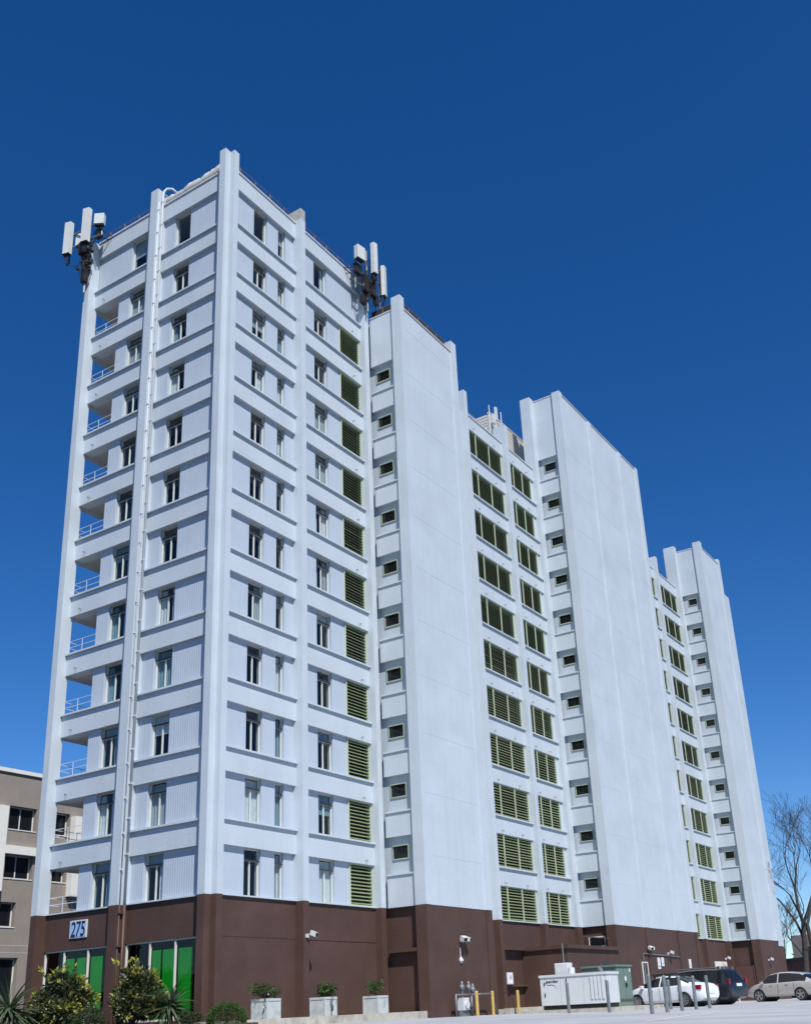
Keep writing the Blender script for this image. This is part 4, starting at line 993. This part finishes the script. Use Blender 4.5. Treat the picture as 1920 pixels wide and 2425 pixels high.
for x in (-.45, .40): rk.tube([(x, -.62, 1.47), (x, .62, 1.47)], .028, 6).box(x-.05, x+.05, -.60, -.54, 1.36, 1.47).box(x-.05, x+.05, .54, .60, 1.36, 1.47)
rk.box(-.75, .75, .30, .38, 1.49, 1.53).box(-.75, .75, -.38, -.30, 1.49, 1.53).build('roof_rack', 'black_rubber', tS, mS)
van = dict(L=5.05, W=1.98, paint='car_navy', wr=.34, wheels=(-1.45, 1.55), spokes=7,
    stations=rng_(-2.52, -2.2, 4)+rng_(-2.2, -1.9, 3)+[-1.8, -1.2, -.85, -.78, -.2, .22, .28, .7, 1.0]+rng_(1.0, 1.95, 5)+rng_(1.95, 2.4, 3)+[2.52],
    top=[(-2.52, .95), (-2.45, 1.12), (-2.05, 1.68), (-1.9, 1.73), (-.5, 1.77), (.5, 1.74), (1.0, 1.62), (1.95, 1.08), (2.4, .85), (2.52, .65)],
    bot=[(-2.52, .34), (-2.2, .24), (2.2, .22), (2.52, .32)], belt=[(-2.52, 1.02), (-1.5, 1.04), (1.95, 1.0), (2.52, .65)],
    wid=[(-2.52, .86), (-2.4, .95), (-1.8, 1), (1.5, .98), (2.2, .86), (2.52, .66)], roofw=[(-2.52, .8), (-2.0, .74), (1.0, .74), (1.95, .82), (2.52, .5)],
    side=((-2.0, -.85), (-.78, .22), (.28, 1.38)), front=(1.0, 1.95), rear=(-2.44, -2.1), tail=(-2.44, .95, 1.22), taill=.07, mirror=1.5, handles=(-.55, .5), seams=(-.8, .25, 1.35), platez=.92, trim='chrome')
tV, mV = car('parked_minivan', 'dark navy minivan parked behind the white sedan', 'minivan', (28.5, -7.4), (.2, .98), van)
MB().tube([(-1.9, .66, 1.80), (.7, .66, 1.80)], .022, 6).tube([(-1.9, -.66, 1.80), (.7, -.66, 1.80)], .022, 6).box(-1.92, -1.86, .63, .69, 1.68, 1.81).box(.66, .72, .63, .69, 1.68, 1.81).box(-1.92, -1.86, -.69, -.63, 1.68, 1.81).box(.66, .72, -.69, -.63, 1.68, 1.81).build('roof_rail', 'chrome', tV, mV)
suv = dict(L=4.74, W=1.86, paint='car_gold', wr=.365, wheels=(-1.36, 1.38), spokes=5,
    stations=rng_(-2.37, -2.1, 4)+rng_(-2.1, -1.35, 4)+[-1.1, -.5, .0, .08, .5, .62]+rng_(.62, 1.42, 5)+rng_(1.42, 2.2, 4)+[2.3, 2.37],
    top=[(-2.37, .95), (-2.3, 1.08), (-2.1, 1.20), (-1.35, 1.58), (-.5, 1.665), (.2, 1.66), (.62, 1.58), (1.42, 1.10), (2.1, .93), (2.3, .78), (2.37, .62)],
    bot=[(-2.37, .42), (-2.1, .30), (2.1, .28), (2.37, .40)], belt=[(-2.37, 1.03), (-1.4, 1.10), (1.42, 1.03), (2.37, .62)],
    wid=[(-2.37, .82), (-2.2, .92), (-1.5, .99), (0, 1), (1.5, .98), (2.1, .88), (2.37, .64)], roofw=[(-2.37, .7), (-1.35, .68), (.62, .70), (1.42, .80), (2.37, .5)],
    side=((-1.75, -1.35), (-1.35, .0), (.08, 1.1)), front=(.62, 1.42), rear=(-2.1, -1.55), tail=(-2.24, .92, 1.14), mirror=1.05, handles=(-.55, .5), seams=(-1.0, .05, 1.1), platez=.80)
car('parked_suv', 'champagne grey SUV parked beyond the dark minivan', 'SUV', (40.2, -9.0), (.24, .97), suv)

# small barrier rail and kerb by the far tower
t = thing('barrier_rail', 'low pale pipe barrier between the minivan and the SUV', 'barrier', (41, -4.6, gz(41, -4.6)))
z = gz(41, -4.6); b = MB(); b.tube([(37.6, -4.4, z-.05), (37.6, -4.4, z+.85), (44.5, -4.7, z+.85), (44.5, -4.7, z-.05)], .06, 7)
for x in (39.8, 42.1): b.tube([(x, -4.5, z-.05), (x, -4.5, z+.85)], .05, 7)
b.build('rail', 'cap_metal', t)

# ================================================================== PLANTS
def shrub(name, label, cat, c, rad, n, size, seed, mats, tips=0.0, lobes=16, stems=7, zbase=-3.44, group=None, spikes=0):
    rr = random.Random(seed); t = thing(name, label, cat, (c[0], c[1], zbase), 0, group); b = MB(); cen = []
    for j in range(lobes):
        while True:
            d = Vector((rr.uniform(-1, 1), rr.uniform(-1, 1), rr.uniform(-1, 1)))
            if d.length < 1: break
        zf = d.z; nar = 1.0 - .40*max(0, zf)
        cen.append(Vector(c)+Vector((d.x*rad[0]*nar*.8, d.y*rad[1]*nar*.8, zf*rad[2]*.85)))
    for j, cc in enumerate(cen):
        lr = rr.uniform(.16, .36); k = n//lobes
        pts = blob_points(k, cc, (rad[0]*lr, rad[1]*lr, rad[2]*lr), rr, .35)
        leaves(b, pts, size, rr, .7, 0)
        if tips:
            tp = []
            for _ in range(int(3*tips*10)):                     # whorls of young yellow leaves at shoot ends
                d = (cc-Vector(c)); d = d/(d.length+.01)+Vector((rr.gauss(0, .6), rr.gauss(0, .6), rr.gauss(.25, .6))); d.normalize()
                tp.append((cc+Vector((d.x*rad[0], d.y*rad[1], d.z*rad[2]))*lr*1.12, d))
            for p_, d in tp[:int(7*tips)]:
                leaves(b, [(p_+Vector((rr.uniform(-.05, .05), rr.uniform(-.05, .05), rr.uniform(-.05, .05))), d) for _ in range(5)], size*.85, rr, .9, 1)
    for k in range(spikes):
        d = Vector((rr.uniform(-.7, .7), rr.uniform(-.7, .7), 1)).normalized(); p_ = Vector(c)+Vector((d.x*rad[0]*.5, d.y*rad[1]*.5, rad[2]*.75))
        for q in range(8): leaves(b, [(p_+d*q*.07, d)], size*1.1, rr, .8, 1 if q > 4 else 0)
    b.build('foliage', list(mats), t, fix=False)
    s = MB()
    for cc in cen[:stems]:
        mid = Vector((c[0], c[1], zbase)).lerp(cc, .5)+Vector((rr.uniform(-.1, .1), rr.uniform(-.1, .1), .1)); s.tube([(c[0]+rr.uniform(-.08, .08), c[1]+rr.uniform(-.08, .08), zbase-.05), mid, cc], [.035, .022, .008], 5)
    s.build('stem', 'bark', t); return t
shrub('spotted_shrub', 'bushy shrub with yellow new leaves below the 275 sign', 'shrub', (-2.5, 4.75, -2.52), (.85, 1.72, 1.05), 4400, .17, 21, ('leaf_dark', 'leaf_yellow'), .9, 30, 12, group='yellow-leaved shrubs by the entrance', spikes=5)
shrub('spotted_shrub', 'bushy shrub with yellow new leaves between the downpipe and green window', 'shrub', (-2.2, 1.35, -2.50), (.75, 1.30, 1.08), 3800, .17, 27, ('leaf_dark', 'leaf_yellow'), .45, 28, 12, group='yellow-leaved shrubs by the entrance', spikes=6)
rr = random.Random(31); t = thing('box_bush', 'clipped round green bush at the building corner', 'shrub', (-1.95, -2.6, -3.44)); b = MB()
leaves(b, [(p_, d_) for (p_, d_) in blob_points(6500, (-1.93, -2.6, -3.28), (.62, .62, .47), rr, .80)], .06, rr, .8, 0); b.build('foliage', 'leaf_box', t, fix=False)
b = MB()
for k in range(8): b.tube([(-1.95, -2.6, -3.5), (-1.95+rr.uniform(-.3, .3), -2.6+rr.uniform(-.3, .3), -3.0)], [.02, .008], 5)
b.build('stem', 'bark', t)
shrub('low_hedge', 'low fine-leaved dark hedge between the two yellow-leaved shrubs', 'hedge', (-3.0, 2.6, -3.12), (.6, .95, .42), 3600, .06, 33, ('leaf_hedge', 'leaf_hedge'), 0, 24, 5)
shrub('low_hedge', 'low fine-leaved dark hedge between the yucca and the round bush', 'hedge', (-2.9, -1.9, -3.32), (.5, .75, .34), 2600, .06, 35, ('leaf_hedge', 'leaf_hedge'), 0, 20, 5)
def yucca(label, c, rad, n, seed, stemh):
    rr = random.Random(seed); t = thing('yucca', label, 'yucca', (c[0], c[1], -3.44), 0, 'yuccas in the planting bed'); ms = []
    for j in range(8):
        b = MB(); L_ = rad*rr.uniform(.85, 1.15); K = 5; dr = rr.uniform(.05, .55)
        for i in range(K+1):
            u_ = i/K; wd = .036*(1-u_**2.2)+.003
            b.v += [(L_*u_, -wd, -dr*L_*u_*u_), (L_*u_, 0, -dr*L_*u_*u_-.012*(1-u_)), (L_*u_, wd, -dr*L_*u_*u_)]
        for i in range(K):
            a = 3*i; b.face([a, a+3, a+4, a+1]); b.face([a+1, a+4, a+5, a+2])
        ms.append(b.mesh('leaf', 'leaf_yucca', fix=False))
    MB().tube([(c[0], c[1], -3.5), (c[0]+.03, c[1], c[2])], [.09, .07], 8).build('stem', 'bark', t)
    for j in range(n):
        az = rr.uniform(0, 2*math.pi); el = math.asin(rr.uniform(-.75, .98)); sz = rr.uniform(.8, 1.1)
        mw = Matrix.Translation((c[0], c[1], c[2]+rr.uniform(-.12, .12))) @ Matrix.Rotation(az, 4, 'Z') @ Matrix.Rotation(-el, 4, 'Y') @ Matrix.Rotation(rr.uniform(-.5, .5), 4, 'X') @ Matrix.Scale(sz, 4)
        link('leaf', rr.choice(ms), t, mw)
    return t
yucca('spiky yucca with long drooping blades by the office building side', (-4.0, 5.45, -2.66), 1.12, 150, 41, .8)
yucca('spiky yucca in front of the green window near the corner pier', (-1.9, -.05, -2.80), 1.02, 140, 43, .6)

# bare trees beyond the far end
def bare_tree(label, base, hgt, seed, spread=.5, lean=(0, 0)):
    rr = random.Random(seed); t = thing('bare_tree', label, 'tree', base, 0, 'leafless trees beyond the tower'); tr = MB(); tw = MB()
    def grow(p, d, L_, r, lev):
        pts = [p]; rs = [r]; n = 4 if lev < 3 else 3; q = p.copy(); dd = d.copy()
        for i in range(n):
            dd = (dd+Vector((rr.gauss(0, .05 if lev == 0 else .16), rr.gauss(0, .05 if lev == 0 else .16), rr.gauss(.05, .10)))).normalized(); q = q+dd*L_/n; pts.append(q.copy()); rs.append(max(.011, r*(1-.42*(i+1)/n)))
        (tr if lev < 2 else tw).tube(pts, rs, 7 if lev < 2 else (4 if lev < 4 else 3), cap=False)
        if lev >= 6 or r < .005: return
        kids = 2+(rr.random() < .6)+(lev in (2, 4))
        for k in range(kids):
            a = rr.uniform(0, 2*math.pi); s = rr.uniform(.35, .85)*(spread/.5); side = Vector((math.cos(a), math.sin(a), rr.uniform(-.1, .3)))
            nd = (dd+side*s).normalized(); st = pts[-1] if k < 2 else pts[rr.randint(1, n-1)]
            grow(st.copy(), nd, L_*rr.uniform(.58, .82), rs[-1]*rr.uniform(.6, .85), lev+1)
    d0 = Vector((lean[0], lean[1], 1)).normalized(); grow(Vector(base)-Vector((0, 0, .2)), d0, hgt*.30, hgt*.016, 0)
    tr.build('trunk', 'bark', t, smooth=True, fix=False); tw.build('branch', 'twig', t, fix=False); return t
q = pr(*R7(1665, 1400), 104); bare_tree('tall leafless tree standing closest to the far tower end', (q.x, q.y, gz(q.x, q.y)), 22.0, 23, .44, (0, 0))
q = pr(*R7(1760, 1400), 100); bare_tree('leafless tree beside the tall one, leaning over the SUV', (q.x, q.y, gz(q.x, q.y)), 20.5, 9, .5)
q = pr(*R7(1580, 1400), 122); bare_tree('smaller leafless tree behind the far tower end', (q.x, q.y, gz(q.x, q.y)), 12.5, 12, .5)
q = pr(*R7(1690, 1400), 135); bare_tree('distant leafless tree behind the brick building', (q.x, q.y, gz(q.x, q.y)), 15, 17, .5)
# low brick building behind the SUV
q0 = pr(*R7(1540, 1390), 112); q1 = pr(*R7(1960, 1400), 104)
t = thing('brick_building', 'low red brick building behind the leafless trees', 'building', (q0.x, q0.y, -3.9), math.atan2(q1.y-q0.y, q1.x-q0.x)); m = WM[t]; L_ = (q1.xy-q0.xy).length
MB().box(0, L_, 0, 6, -.6, 3.4).build('wall', 'brick_red', t, m); MB().box(-.2, L_+.2, -.2, 6.2, 3.4, 3.65).build('roof', 'dark_metal', t, m)
for i in range(5): MB().box(2.0+i*4, 3.4+i*4, -.05, .02, 1.0, 2.4).build('window', 'car_glass', t, m)
q0 = pr(*R7(1600, 1300), 190); q1 = pr(*R7(1980, 1300), 185)
t = thing('pale_building', 'pale distant building glimpsed through the leafless trees', 'building', (q0.x, q0.y, -4), math.atan2(q1.y-q0.y, q1.x-q0.x)); m = WM[t]; L_ = (q1.xy-q0.xy).length
MB().box(0, L_, 0, 14, -1, 9.5).build('wall', 'taupe', t, m)
for i in range(6):
    for j in range(2): MB().box(2+i*4.5, 4.4+i*4.5, -.06, .02, 1.5+j*4, 3.6+j*4).build('window', 'car_glass', t, m)
# wooded skyline far off, all round behind the site
tl = MB(); rr = random.Random(5)
for i in range(420):
    a = R(-20)+R(200)*i/420; d = 330+rr.uniform(-40, 60); x, y = d*math.cos(a), d*math.sin(a); h = rr.uniform(7, 13); w_ = rr.uniform(4, 8)
    for k in range(14):
        zz = rr.uniform(0, h); ww = w_*(1-.6*zz/h)*rr.uniform(.4, 1); p0 = Vector((x+rr.uniform(-ww, ww), y+rr.uniform(-ww, ww), gz(x, y)+zz))
        leaves(tl, [(p0, Vector((rr.gauss(0, 1), rr.gauss(0, 1), .6)))], 3.2, rr, 1, 0, .7)
o = tl.build('distant_woods', 'leaf_hedge', fix=False); tag(o, None, None, kind='stuff')
